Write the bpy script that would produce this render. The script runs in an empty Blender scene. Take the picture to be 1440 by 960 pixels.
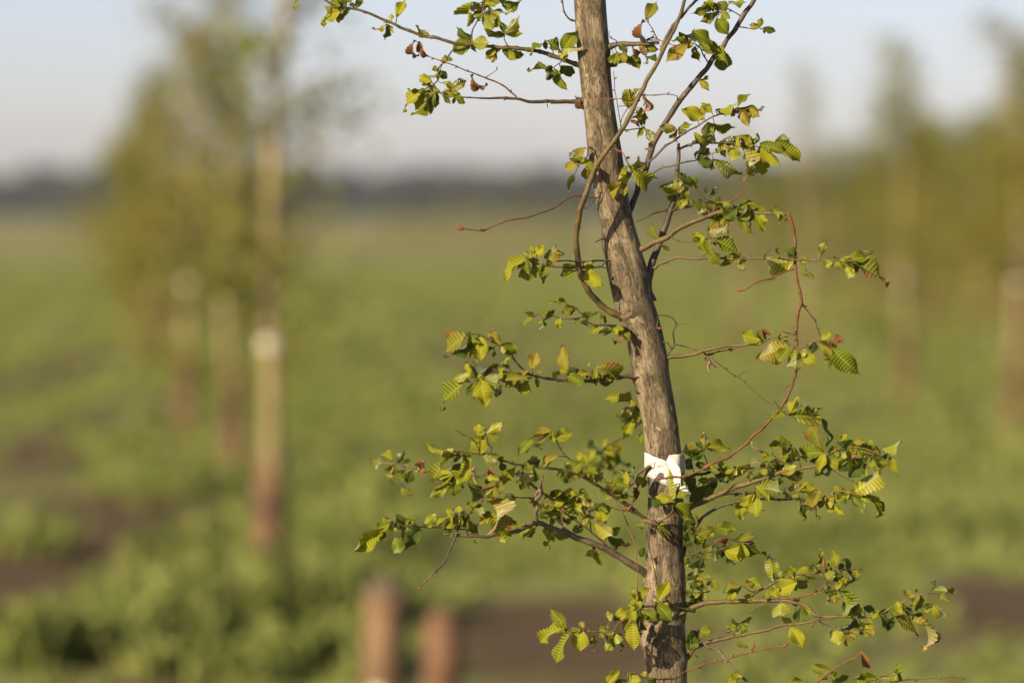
import bpy, math, random
import numpy as np
from mathutils import Vector, Matrix, noise
R_ = math.radians
SC = bpy.context.scene
COL = SC.collection

# ------------------------------------------------------------------ camera
CAM_H, CAM_D, FPX, HORIZON = 1.6, 5.0, 6000.0, 295.0
PITCH = math.atan((480.0 - HORIZON) / FPX)
cam = bpy.data.cameras.new('camera')
cam.lens = FPX / 1440.0 * 36.0
cam.sensor_width = 36.0
cam.clip_start, cam.clip_end = 0.1, 4000.0
cam.dof.use_dof = True
cam.dof.focus_distance = CAM_D - 0.01
cam.dof.aperture_fstop = 3.1
camo = bpy.data.objects.new('camera', cam)
COL.objects.link(camo)
camo.location = (0, -CAM_D, CAM_H)
camo.rotation_euler = (math.pi / 2 - PITCH, 0, 0)
SC.camera = camo
FWD = Vector((0, math.cos(PITCH), -math.sin(PITCH)))
UPV = Vector((0, math.sin(PITCH), math.cos(PITCH)))
RGT = Vector((1, 0, 0))
CAMP = Vector((0, -CAM_D, CAM_H))

# ------------------------------------------------------------------ sky, sun, exposure
SUN_AZ, SUN_EL = R_(42), R_(24)          # behind the photographer, to the left
SUNV = Vector((-math.sin(SUN_AZ) * math.cos(SUN_EL), -math.cos(SUN_AZ) * math.cos(SUN_EL), math.sin(SUN_EL)))
w = bpy.data.worlds.new('World')
SC.world = w
w.use_nodes = True
nt = w.node_tree
sky = nt.nodes.new('ShaderNodeTexSky')
sky.sky_type = 'NISHITA'
sky.sun_disc = False
sky.sun_elevation = SUN_EL
sky.sun_rotation = math.atan2(SUNV.x, SUNV.y)
sky.altitude = 100
sky.air_density = 0.66
sky.dust_density = 0.95
sky.ozone_density = 0.3
bg = nt.nodes['Background']
bg.inputs['Strength'].default_value = 0.079
tint = nt.nodes.new('ShaderNodeMix')            # the photograph's white balance on the whole sky
tint.data_type = 'RGBA'
tint.blend_type = 'MULTIPLY'
tint.inputs[0].default_value = 1.0
tint.inputs[7].default_value = (0.965, 0.85, 0.915, 1)
nt.links.new(sky.outputs['Color'], tint.inputs[6])
nt.links.new(tint.outputs[2], bg.inputs['Color'])
sun = bpy.data.lights.new('sun', 'SUN')
sun.energy = 5.0
sun.angle = R_(0.55)
sun.color = (1.0, 0.81, 0.54)
suno = bpy.data.objects.new('sun', sun)
COL.objects.link(suno)
suno.rotation_euler = (-SUNV).to_track_quat('-Z', 'Y').to_euler()
suno.location = (-6, -9, 8)
vs = SC.view_settings
vs.view_transform = 'Standard'
vs.look = 'None'
vs.gamma = 1.0
vs.use_curve_mapping = False
vs.exposure = 0.96
SC.render.engine = 'CYCLES'
SC.cycles.use_denoising = True
SC.cycles.max_bounces = 8
SC.cycles.volume_bounces = 0
SC.cycles.transparent_max_bounces = 8

# ------------------------------------------------------------------ helpers
rng = random.Random(7)

def P(px, py, d):
    """world point on the vertical sheet y = d that the photograph's pixel shows"""
    v = RGT * ((px - 720.0) / FPX) + UPV * ((480.0 - py) / FPX) + FWD
    return CAMP + v * ((CAM_D + d) / v.y)

def ground_at(px, py):
    D = FPX * CAM_H / (py - HORIZON)
    return Vector(((px - 720.0) / FPX * D, D - CAM_D, 0.0))

def tag(o, label=None, cat=None, group=None, kind=None):
    for k, v in (('label', label), ('category', cat), ('group', group), ('kind', kind)):
        if v:
            o[k] = v
    return o

def empty(name, loc):
    o = bpy.data.objects.new(name, None)
    o.empty_display_size = 0.1
    COL.objects.link(o)
    o.location = loc
    return o

def attach(o, parent):
    """parent that keeps world-space geometry where it is"""
    o.parent = parent
    if parent.parent is None:
        o.matrix_parent_inverse = Matrix.Translation(-Vector(parent.location))

class MB:
    def __init__(self):
        self.v, self.f, self.s = [], [], []
    def add(self, verts, faces, smooth=True):
        k = len(self.v)
        self.v += [tuple(q) for q in verts]
        self.f += [tuple(i + k for i in f) for f in faces]
        self.s += [smooth] * len(faces)
    def mesh(self, name):
        m = bpy.data.meshes.new(name)
        m.from_pydata(self.v, [], self.f)
        m.polygons.foreach_set('use_smooth', self.s)
        m.update()
        return m
    def build(self, name, mat, parent=None):
        m = self.mesh(name)
        m.materials.append(mat)
        o = bpy.data.objects.new(name, m)
        COL.objects.link(o)
        if parent is not None:
            attach(o, parent)
        return o

def spline(pts, step):
    """Catmull-Rom through tuples of any length, resampled about every `step` of the first two coords"""
    out = []
    n = len(pts)
    if n == 2:
        a, b = pts
        k = max(2, int(math.dist(a[:2], b[:2]) / step))
        return [tuple(x + (y - x) * i / k for x, y in zip(a, b)) for i in range(k + 1)]
    for i in range(n - 1):
        p0, p1, p2, p3 = pts[max(i - 1, 0)], pts[i], pts[i + 1], pts[min(i + 2, n - 1)]
        k = max(1, int(math.dist(p1[:2], p2[:2]) / step))
        for j in range(k):
            t = j / k
            out.append(tuple(0.5 * ((2 * b) + (c - a) * t + (2 * a - 5 * b + 4 * c - d) * t * t
                       + (3 * b - a - 3 * c + d) * t ** 3) for a, b, c, d in zip(p0, p1, p2, p3)))
    out.append(tuple(pts[-1]))
    return out

def tube(mb, pts, rad, seg=7, cap=True):
    n = len(pts)
    pts = [Vector(p) for p in pts]
    verts, faces = [], []
    t0 = (pts[1] - pts[0]).normalized()
    a = t0.orthogonal().normalized()
    for i, p in enumerate(pts):
        t = (pts[min(i + 1, n - 1)] - pts[max(i - 1, 0)])
        if t.length < 1e-9:
            t = t0.copy()
        t.normalize()
        a = (a - t * a.dot(t))
        if a.length < 1e-6:
            a = t.orthogonal()
        a.normalize()
        b = t.cross(a)
        for k in range(seg):
            an = 2 * math.pi * k / seg
            verts.append(p + (a * math.cos(an) + b * math.sin(an)) * rad[i])
        t0 = t
    for i in range(n - 1):
        for k in range(seg):
            k2 = (k + 1) % seg
            faces.append((i * seg + k, i * seg + k2, (i + 1) * seg + k2, (i + 1) * seg + k))
    if cap:
        faces.append(tuple(range(seg))[::-1])
        faces.append(tuple((n - 1) * seg + k for k in range(seg)))
    mb.add(verts, faces)

# ------------------------------------------------------------------ materials
class NT:
    def __init__(self, name):
        self.m = bpy.data.materials.new(name)
        self.m.use_nodes = True
        self.t = self.m.node_tree
        self.t.nodes.clear()
        self.out = self.t.nodes.new('ShaderNodeOutputMaterial')
    def n(self, typ, **kw):
        nd = self.t.nodes.new('ShaderNode' + typ)
        for k, v in kw.items():
            if k.startswith('i_'):
                key = k[2:]
                key = int(key) if key.isdigit() else key.replace('_', ' ')
                if isinstance(v, bpy.types.NodeSocket):
                    self.t.links.new(v, nd.inputs[key])
                else:
                    nd.inputs[key].default_value = v
            else:
                setattr(nd, k, v)
        return nd
    def math(self, op, a, b=None, c=None, clamp=False):
        nd = self.t.nodes.new('ShaderNodeMath')
        nd.operation = op
        nd.use_clamp = clamp
        for i, x in enumerate((a, b, c)):
            if x is None:
                continue
            if isinstance(x, bpy.types.NodeSocket):
                self.t.links.new(x, nd.inputs[i])
            else:
                nd.inputs[i].default_value = x
        return nd.outputs[0]
    def mix(self, f, a, b):
        nd = self.t.nodes.new('ShaderNodeMix')
        nd.data_type = 'RGBA'
        for key, x in ((0, f), (6, a), (7, b)):
            if isinstance(x, bpy.types.NodeSocket):
                self.t.links.new(x, nd.inputs[key])
            else:
                nd.inputs[key].default_value = (*x, 1) if key and len(x) == 3 else x
        return nd.outputs[2]
    def noise(self, vec, scale, detail=3.0, rough=0.55):
        return self.n('TexNoise', i_Vector=vec, i_Scale=scale, i_Detail=detail, i_Roughness=rough).outputs[0]
    def ramp(self, f, lo, hi):
        nd = self.n('MapRange', i_0=f, i_1=lo, i_2=hi)
        nd.interpolation_type = 'SMOOTHSTEP'
        return nd.outputs[0]
    def done(self, sh, disp=None):
        self.t.links.new(sh, self.out.inputs['Surface'])
        return self.m

def principled(t, col, rough=0.8, spec=0.3, normal=None):
    b = t.n('BsdfPrincipled', i_Base_Color=col if isinstance(col, bpy.types.NodeSocket) else (*col, 1), i_Roughness=rough)
    b.inputs['Specular IOR Level'].default_value = spec
    if normal is not None:
        t.t.links.new(normal, b.inputs['Normal'])
    return b.outputs[0]

def leaf_material(name, green, yellow, brown_edge, dry=0.0):
    t = NT(name)
    uv = t.n('UVMap').outputs[0]
    sep = t.n('SeparateXYZ', i_0=uv)
    u, v = sep.outputs[0], sep.outputs[1]
    rnd = t.n('ObjectInfo').outputs['Random']
    obj = t.n('TexCoord').outputs['Object']
    off = t.n('VectorMath', operation='ADD', i_0=obj)
    t.t.links.new(t.n('CombineXYZ', i_0=t.math('MULTIPLY', rnd, 40.0), i_1=t.math('MULTIPLY', rnd, 17.0)).outputs[0], off.inputs[1])
    vec = off.outputs[0]
    n1 = t.noise(vec, 3.0)
    n2 = t.noise(vec, 11.0, 4.0, 0.65)
    base = t.mix(t.ramp(t.math('ADD', t.math('MULTIPLY', rnd, 0.75), t.math('MULTIPLY', n1, 0.5)), 0.25, 1.0), green, yellow)
    # veins: rows of the mesh run along them
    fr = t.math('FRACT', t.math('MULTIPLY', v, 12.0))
    vein = t.ramp(t.math('ABSOLUTE', t.math('SUBTRACT', fr, 0.5)), 0.34, 0.5)
    mid = t.ramp(t.math('ABSOLUTE', t.math('SUBTRACT', u, 0.5)), 0.045, 0.0)
    groove_shade = t.ramp(t.math('ABSOLUTE', t.math('SUBTRACT', fr, 0.5)), 0.30, 0.02)
    base = t.mix(t.math('MULTIPLY', groove_shade, 0.38), base, tuple(c * 0.45 for c in green))  # pleat shade painted into the colour, darkest midway between veins
    vm = t.math('MULTIPLY', t.math('MAXIMUM', vein, mid), 0.5)
    base = t.mix(vm, base, tuple(min(1, c * 1.55 + 0.03) for c in yellow))
    edge = t.math('MULTIPLY', t.math('ABSOLUTE', t.math('SUBTRACT', u, 0.5)), 2.0)
    edge = t.math('MAXIMUM', edge, t.math('MULTIPLY', t.ramp(v, 0.72, 1.0), 1.05))
    patch = t.noise(vec, 2.2, 2.0)
    e = t.math('ADD', t.math('ADD', edge, t.math('MULTIPLY', t.math('SUBTRACT', n2, 0.5), 1.1)), t.math('MULTIPLY', t.math('SUBTRACT', patch, 0.5), 2.6))
    br = t.ramp(e, 1.34 - brown_edge, 1.50 - brown_edge)
    spots = t.ramp(t.noise(vec, 26.0, 2.0), 0.70, 0.76)
    br = t.math('MAXIMUM', br, t.math('MULTIPLY', spots, 0.7))
    bc = t.mix(n2, (0.26, 0.105, 0.035), (0.11, 0.05, 0.02))
    col = t.mix(br, base, bc)
    if dry:
        col = t.mix(dry, col, t.mix(n2, (0.20, 0.088, 0.034), (0.085, 0.04, 0.02)))
    bump = t.n('Bump', i_Strength=0.25, i_Distance=0.02, i_Height=t.noise(vec, 30.0, 3.0)).outputs[0]
    dif = t.n('BsdfDiffuse', i_Color=col, i_Normal=bump).outputs[0]
    tcol = t.mix(0.45, col, t.mix(0.5, yellow, (0.32, 0.33, 0.02)))
    tr = t.n('BsdfTranslucent', i_Color=tcol).outputs[0]
    m1 = t.n('MixShader', i_0=0.32 if not dry else 0.1, i_1=dif, i_2=tr).outputs[0]
    gl = t.n('BsdfGlossy', i_Color=(1, 1, 1, 1), i_Roughness=0.5, i_Normal=bump).outputs[0]
    fres = t.n('Fresnel', i_0=1.38).outputs[0]
    return t.done(t.n('MixShader', i_0=t.math('MULTIPLY', fres, 0.22), i_1=m1, i_2=gl).outputs[0])

M = {}
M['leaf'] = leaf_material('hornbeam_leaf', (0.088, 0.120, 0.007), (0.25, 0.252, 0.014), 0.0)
M['leaf_shade_and_back'] = leaf_material('shaded_and_back_leaf', (0.042, 0.072, 0.009), (0.092, 0.118, 0.014), 0.02)  # darker leaf copy: painted shade for shadowed leaves, and dark leaf backs
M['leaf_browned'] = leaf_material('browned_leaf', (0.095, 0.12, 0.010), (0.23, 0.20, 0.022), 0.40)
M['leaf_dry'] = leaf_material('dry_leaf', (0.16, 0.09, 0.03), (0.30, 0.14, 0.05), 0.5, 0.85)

def twig_material(name, a, b, streak=1.0):
    t = NT(name)
    obj = t.n('TexCoord').outputs['Object']
    n1 = t.noise(obj, 55.0, 4.0, 0.6)
    n2 = t.noise(obj, 420.0, 2.0)
    col = t.mix(t.ramp(t.math('ADD', t.math('MULTIPLY', n1, 0.7), t.math('MULTIPLY', n2, 0.35)), 0.34, 0.72), a, b)
    lent = t.ramp(t.noise(obj, 300.0, 1.0), 0.68, 0.74)
    col = t.mix(t.math('MULTIPLY', lent, 0.5), col, tuple(min(1, c * 1.7 + 0.03) for c in b))
    bump = t.n('Bump', i_Strength=0.5, i_Distance=0.0012, i_Height=t.noise(obj, 260.0, 4.0)).outputs[0]
    return t.done(principled(t, col, 0.62, 0.35, bump))
M['olive'] = twig_material('olive_twig_bark', (0.042, 0.030, 0.014), (0.118, 0.085, 0.027))
M['brown'] = twig_material('brown_twig_bark', (0.040, 0.027, 0.018), (0.112, 0.076, 0.045))
M['red'] = twig_material('red_shoot_bark', (0.062, 0.024, 0.011), (0.155, 0.064, 0.020))
M['grey'] = twig_material('grey_limb_bark', (0.048, 0.037, 0.025), (0.138, 0.106, 0.065))
M['dark'] = twig_material('dark_limb_bark', (0.032, 0.024, 0.018), (0.092, 0.067, 0.043))
M['bud'] = twig_material('bud_scale', (0.12, 0.030, 0.016), (0.25, 0.085, 0.04))

def bark_material():
    t = NT('hornbeam_bark')
    uv = t.n('UVMap').outputs[0]                   # u = metres round the trunk, v = metres up
    wv = t.n('TexNoise', i_Vector=uv, i_Scale=28.0, i_Detail=2.0)
    warp = t.n('VectorMath', operation='MULTIPLY_ADD', i_0=wv.outputs['Color'], i_1=(0.006, 0.004, 0), i_2=uv).outputs[0]
    s1 = t.n('Mapping', i_Vector=warp, i_Scale=(1.0, 0.19, 1.0)).outputs[0]
    s2 = t.n('Mapping', i_Vector=warp, i_Scale=(1.0, 0.42, 1.0)).outputs[0]
    s3 = t.n('Mapping', i_Vector=warp, i_Scale=(0.35, 1.0, 1.0)).outputs[0]
    fine = t.noise(s1, 380.0, 5.0, 0.7)
    wide = t.noise(s1, 90.0, 3.0, 0.6)
    flake = t.noise(s2, 330.0, 5.0, 0.75)
    blot = t.noise(s2, 48.0, 5.0, 0.65)
    zone = t.noise(warp, 9.0, 2.0)
    f = t.math('ADD', t.math('MULTIPLY', fine, 0.65), t.math('MULTIPLY', wide, 0.35))
    col = t.mix(t.ramp(f, 0.42, 0.58), (0.056, 0.044, 0.030), (0.150, 0.118, 0.074))
    col = t.mix(t.math('MULTIPLY', t.ramp(blot, 0.48, 0.62), 0.66), col, (0.285, 0.235, 0.155))
    crack = t.ramp(t.math('ADD', flake, t.math('MULTIPLY', t.math('SUBTRACT', zone, 0.5), 0.35)), 0.53, 0.61)
    col = t.mix(t.math('MULTIPLY', crack, 0.85), col, (0.026, 0.021, 0.016))
    rung = t.ramp(t.noise(s3, 150.0, 3.0), 0.63, 0.70)
    col = t.mix(t.math('MULTIPLY', rung, 0.4), col, (0.06, 0.047, 0.034))
    lich = t.ramp(t.noise(uv, 85.0, 3.0, 0.6), 0.63, 0.68)
    col = t.mix(t.math('MULTIPLY', lich, 0.6), col, (0.34, 0.29, 0.20))
    moss = t.ramp(t.noise(s2, 60.0, 3.0), 0.58, 0.74)
    col = t.mix(t.math('MULTIPLY', moss, 0.45), col, (0.11, 0.098, 0.035))
    h = t.math('ADD', t.math('MULTIPLY', fine, 0.6), t.math('ADD', t.math('MULTIPLY', flake, 0.4), wide))
    bump = t.n('Bump', i_Strength=0.75, i_Distance=0.0035, i_Height=h).outputs[0]
    return t.done(principled(t, col, 0.85, 0.2, bump))
M['bark'] = bark_material()

def flat_material(name, a, b, scale, rough=0.85, bumpd=0.0):
    t = NT(name)
    obj = t.n('TexCoord').outputs['Object']
    n1 = t.noise(obj, scale, 5.0, 0.6)
    bump = t.n('Bump', i_Strength=0.6, i_Distance=bumpd, i_Height=n1).outputs[0] if bumpd else None
    return t.done(principled(t, t.mix(t.ramp(n1, 0.3, 0.7), a, b), rough, 0.25, bump))
M['scar'] = flat_material('healed_wood', (0.028, 0.021, 0.015), (0.075, 0.055, 0.034), 160.0, 0.9, 0.002)
M['paper'] = flat_material('white_label_paper', (0.50, 0.50, 0.50), (0.42, 0.415, 0.40), 60.0, 0.55)
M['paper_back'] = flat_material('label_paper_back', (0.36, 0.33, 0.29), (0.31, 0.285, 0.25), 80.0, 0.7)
M['ink'] = flat_material('faded_ink', (0.16, 0.11, 0.10), (0.32, 0.24, 0.20), 300.0, 0.7)
M['dull_label'] = flat_material('dull_label_paper', (0.50, 0.47, 0.40), (0.58, 0.55, 0.47), 40.0, 0.6)
# ------------------------------------------------------------------ the field
def soil_mask(x, y):
    """1 = bare soil, 0 = weeds; patches and worked strips along the rows"""
    n = noise.noise(Vector((x * 0.55, y * 0.22, 3.1))) * 0.55 + noise.noise(Vector((x * 1.9, y * 0.8, 8.0))) * 0.55
    v = -0.28 + n
    for (cx, cy, rx, ry, s) in SOIL:
        q = ((x - cx) / rx) ** 2 + ((y - cy) / ry) ** 2
        v += s * math.exp(-q)
    return v
SOIL = []
for (px, py, hx, y0, y1, s) in ((770, 900, 140, 840, 1000, 0.95), (90, 800, 200, 680, 970, 1.0), (72, 530, 45, 470, 600, 0.7), (85, 630, 70, 570, 710, 0.7),
                                (1425, 855, 70, 815, 900, 0.9), (240, 960, 120, 925, 1010, 0.5), (1120, 720, 110, 690, 745, 0.35),
                                (700, 505, 150, 470, 540, 0.45), (1190, 545, 130, 520, 575, 0.2)):
    c = ground_at(px, py); a = ground_at(px, y0); b = ground_at(px, y1)
    SOIL.append((c.x, c.y, hx / FPX * (c.y + CAM_D), abs(a.y - b.y) / 2, s))

def ground_material():
    t = NT('field_ground')
    pos = t.n('NewGeometry').outputs['Position']
    sep = t.n('SeparateXYZ', i_0=pos)
    y = sep.outputs[1]
    soil = t.mix(t.noise(pos, 4.0, 6.0, 0.7), (0.062, 0.043, 0.023), (0.118, 0.083, 0.046))
    green = t.mix(t.noise(pos, 0.35, 4.0, 0.6), (0.185, 0.205, 0.066), (0.25, 0.245, 0.09))
    green = t.mix(t.noise(pos, 2.5, 5.0, 0.7), green, (0.155, 0.185, 0.052))
    tan = t.mix(t.noise(pos, 0.06, 4.0), (0.235, 0.195, 0.092), (0.18, 0.18, 0.07))
    at = t.n('Attribute', attribute_name='cover')
    near = t.mix(t.ramp(t.math('ADD', at.outputs['Fac'], t.math('MULTIPLY', t.noise(pos, 3.0, 5.0, 0.7), 0.5)), 0.35, 0.85), green, soil)
    far = t.mix(t.ramp(y, 70.0, 200.0), near, t.mix(t.ramp(t.noise(pos, 0.012, 3.0), 0.4, 0.6), tan, green))
    bump = t.n('Bump', i_Strength=0.8, i_Distance=0.05, i_Height=t.noise(pos, 9.0, 6.0, 0.7)).outputs[0]
    return t.done(principled(t, far, 0.95, 0.1, bump))

def build_ground():
    ys = [-40, -20, -8, 0] + list(np.arange(4, 60, 0.5)) + list(np.arange(60, 140, 4)) + [160, 200, 280, 400, 600, 900, 1250]
    xs = [-420, -200, -100, -50, -25, -14] + list(np.arange(-8, 9, 0.4)) + [14, 25, 50, 100, 200, 420]
    v, f, cov = [], [], []
    for y in ys:
        for x in xs:
            near = 6 < y < 60 and abs(x) < 9
            z = 0.035 * noise.noise(Vector((x * 2.1, y * 1.3, 0))) if near else 0.0
            v.append((x, y, z))
            cov.append(soil_mask(x, y) + 0.25 if near else -0.1)
    nx = len(xs)
    for j in range(len(ys) - 1):
        for i in range(nx - 1):
            f.append((j * nx + i, j * nx + i + 1, (j + 1) * nx + i + 1, (j + 1) * nx + i))
    mb = MB(); mb.add(v, f)
    o = mb.build('ground', ground_material())
    at = o.data.attributes.new('cover', 'FLOAT', 'POINT')
    at.data.foreach_set('value', cov)
    tag(o, 'brown tilled soil and green field stretching to the horizon', 'ground', kind='structure')
build_ground()

def foliage_material(name, a, b, trans=0.3):
    t = NT(name)
    pos = t.n('NewGeometry').outputs['Position']
    rp = t.n('NewGeometry').outputs['Random Per Island']
    f = t.math('ADD', t.math('MULTIPLY', t.noise(pos, 1.1, 3.0), 0.7), t.math('MULTIPLY', rp, 0.45))
    col = t.mix(t.ramp(f, 0.36, 0.80), a, b)
    dif = t.n('BsdfDiffuse', i_Color=col).outputs[0]
    tr = t.n('BsdfTranslucent', i_Color=col).outputs[0]
    return t.done(t.n('MixShader', i_0=trans, i_1=dif, i_2=tr).outputs[0])
M['weed'] = foliage_material('weed_leaves', (0.130, 0.170, 0.042), (0.31, 0.34, 0.108))

def build_weeds():
    r = np.random.RandomState(11)
    V, F = [], []
    def tuft(x, y, h, nb, wd):
        az = r.rand(nb) * 6.283
        ln = h * (0.55 + 0.6 * r.rand(nb))
        out = ln * (0.25 + 0.55 * r.rand(nb))
        wds = wd * (0.7 + 0.7 * r.rand(nb))
        ox, oy = (r.rand(nb) - .5) * h * .7, (r.rand(nb) - .5) * h * .7
        for k in range(nb):
            c, s = math.cos(az[k]), math.sin(az[k])
            x0, y0 = x + ox[k], y + oy[k]
            i = len(V)
            m, e = 0.55, 1.0
            zb, zm = ln[k] * .18 * r.rand(), ln[k] * .72
            V.extend(((x0, y0, zb - .02), (x0 + c * out[k] * m - s * wds[k], y0 + s * out[k] * m + c * wds[k], zm),
                      (x0 + c * out[k] * m + s * wds[k], y0 + s * out[k] * m - c * wds[k], zm),
                      (x0 + c * out[k] * e * 1.25, y0 + s * out[k] * e * 1.25, ln[k] * (.62 + .4 * r.rand()))))
            F.append((i, i + 2, i + 3, i + 1))
    def scatter(d0, d1, n, h0, h1, nb, wd, thr):
        k = 0
        for _ in range(n):
            D = math.sqrt(d0 * d0 + (d1 * d1 - d0 * d0) * r.rand())
            x = (r.rand() - .5) * (0.30 * D + 5.0)
            y = D - CAM_D
            mk = soil_mask(x, y)
            if mk + r.rand() * 0.35 > thr:
                continue
            hh = (h0 + (h1 - h0) * r.rand()) * (0.75 + 0.9 * max(0, noise.noise(Vector((x * .8, y * .4, 20))) + .25))
            tuft(x, y, hh, nb, wd)
    scatter(9, 24, 7400, 0.03, 0.09, 11, 0.017, 0.10)
    scatter(24, 48, 10500, 0.03, 0.12, 8, 0.024, 0.14)
    scatter(48, 110, 8500, 0.05, 0.14, 5, 0.05, 0.3)
    for (px, py, n, rad, h) in ((80, 940, 26, 0.20, 0.26), (150, 870, 14, 0.15, 0.22), (330, 945, 40, 0.40, 0.15), (465, 880, 44, 0.26, 0.30), (240, 900, 36, 0.24, 0.28), (480, 790, 34, 0.3, 0.26),
                                (470, 945, 26, 0.24, 0.20), (250, 700, 24, 0.5, 0.22), (60, 780, 10, 0.25, 0.18), (440, 760, 26, 0.5, 0.22), (270, 800, 30, 0.3, 0.20), (180, 640, 20, 0.5, 0.2), (520, 700, 20, 0.5, 0.22)):
        c = ground_at(px, py)
        for _ in range(n):
            a, q = r.rand() * 6.283, rad * math.sqrt(r.rand())
            tuft(c.x + q * math.cos(a), c.y + 1.6 * q * math.sin(a), h * (.6 + .6 * r.rand()), 14, 0.017)
    mb = MB(); mb.v, mb.f, mb.s = V, F, [False] * len(F)
    o = mb.build('weed_cover', M['weed'])
    tag(o, 'low green weeds growing in tufts all over the brown field', 'weeds', kind='stuff')
build_weeds()

# ------------------------------------------------------------------ far wood
M['wood'] = foliage_material('distant_wood_foliage', (0.010, 0.017, 0.013), (0.024, 0.034, 0.022), 0.1)
def build_wood():
    r = random.Random(5)
    mb = MB()
    for i in range(900):
        x = -360 + 720 * (i % 450) / 449 + r.uniform(-1.5, 1.5)
        y = 900 + r.uniform(-6, 6) + 14 * (i // 450)
        h = r.uniform(7.8, 11.6) * (1.0 + 0.18 * noise.noise(Vector((x * .03, 0, 4))))
        wd = r.uniform(2.8, 4.6)
        tube(mb, [(x, y, -0.3), (x + r.uniform(-.3, .3), y, h * .7)], [0.22, 0.1], 5)
        for k in range(9):
            cz = h * r.uniform(.06, .92)
            cr = wd * (1.05 - 0.75 * abs(cz / h - .5)) * r.uniform(.45, .75)
            cx, cy = x + r.uniform(-1, 1) * wd * .5, y + r.uniform(-1, 1) * wd * .5
            vs_, fs_ = [], []
            for a in range(5):
                for b in range(8):
                    la, lo = -1.3 + 2.6 * a / 4, 6.283 * b / 8
                    q = cr * r.uniform(.75, 1.2)
                    vs_.append((cx + q * math.cos(la) * math.cos(lo), cy + q * math.cos(la) * math.sin(lo), cz + q * .8 * math.sin(la)))
            for a in range(4):
                for b in range(8):
                    fs_.append((a * 8 + b, a * 8 + (b + 1) % 8, (a + 1) * 8 + (b + 1) % 8, (a + 1) * 8 + b))
            mb.add(vs_, fs_, False)
    o = mb.build('distant_wood', M['wood'])
    tag(o, 'dark bluish belt of woodland along the horizon', 'woodland', kind='stuff')
build_wood()

# ------------------------------------------------------------------ nursery trees behind
M['pale_trunk'] = flat_material('pale_young_bark', (0.17, 0.135, 0.065), (0.28, 0.225, 0.12), 14.0, 0.8, 0.004)
M['guard'] = flat_material('reddish_trunk_guard', (0.098, 0.053, 0.030), (0.155, 0.088, 0.052), 9.0, 0.8, 0.006)
M['strap'] = flat_material('dark_strap', (0.03, 0.022, 0.02), (0.05, 0.035, 0.03), 40.0, 0.6)
M['olive_crown'] = foliage_material('olive_autumn_leaves', (0.112, 0.120, 0.018), (0.23, 0.222, 0.042))
M['green_crown'] = foliage_material('green_autumn_leaves', (0.095, 0.115, 0.018), (0.19, 0.20, 0.036))
M['gold_crown'] = foliage_material('golden_autumn_leaves', (0.138, 0.132, 0.022), (0.26, 0.232, 0.050))

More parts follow.
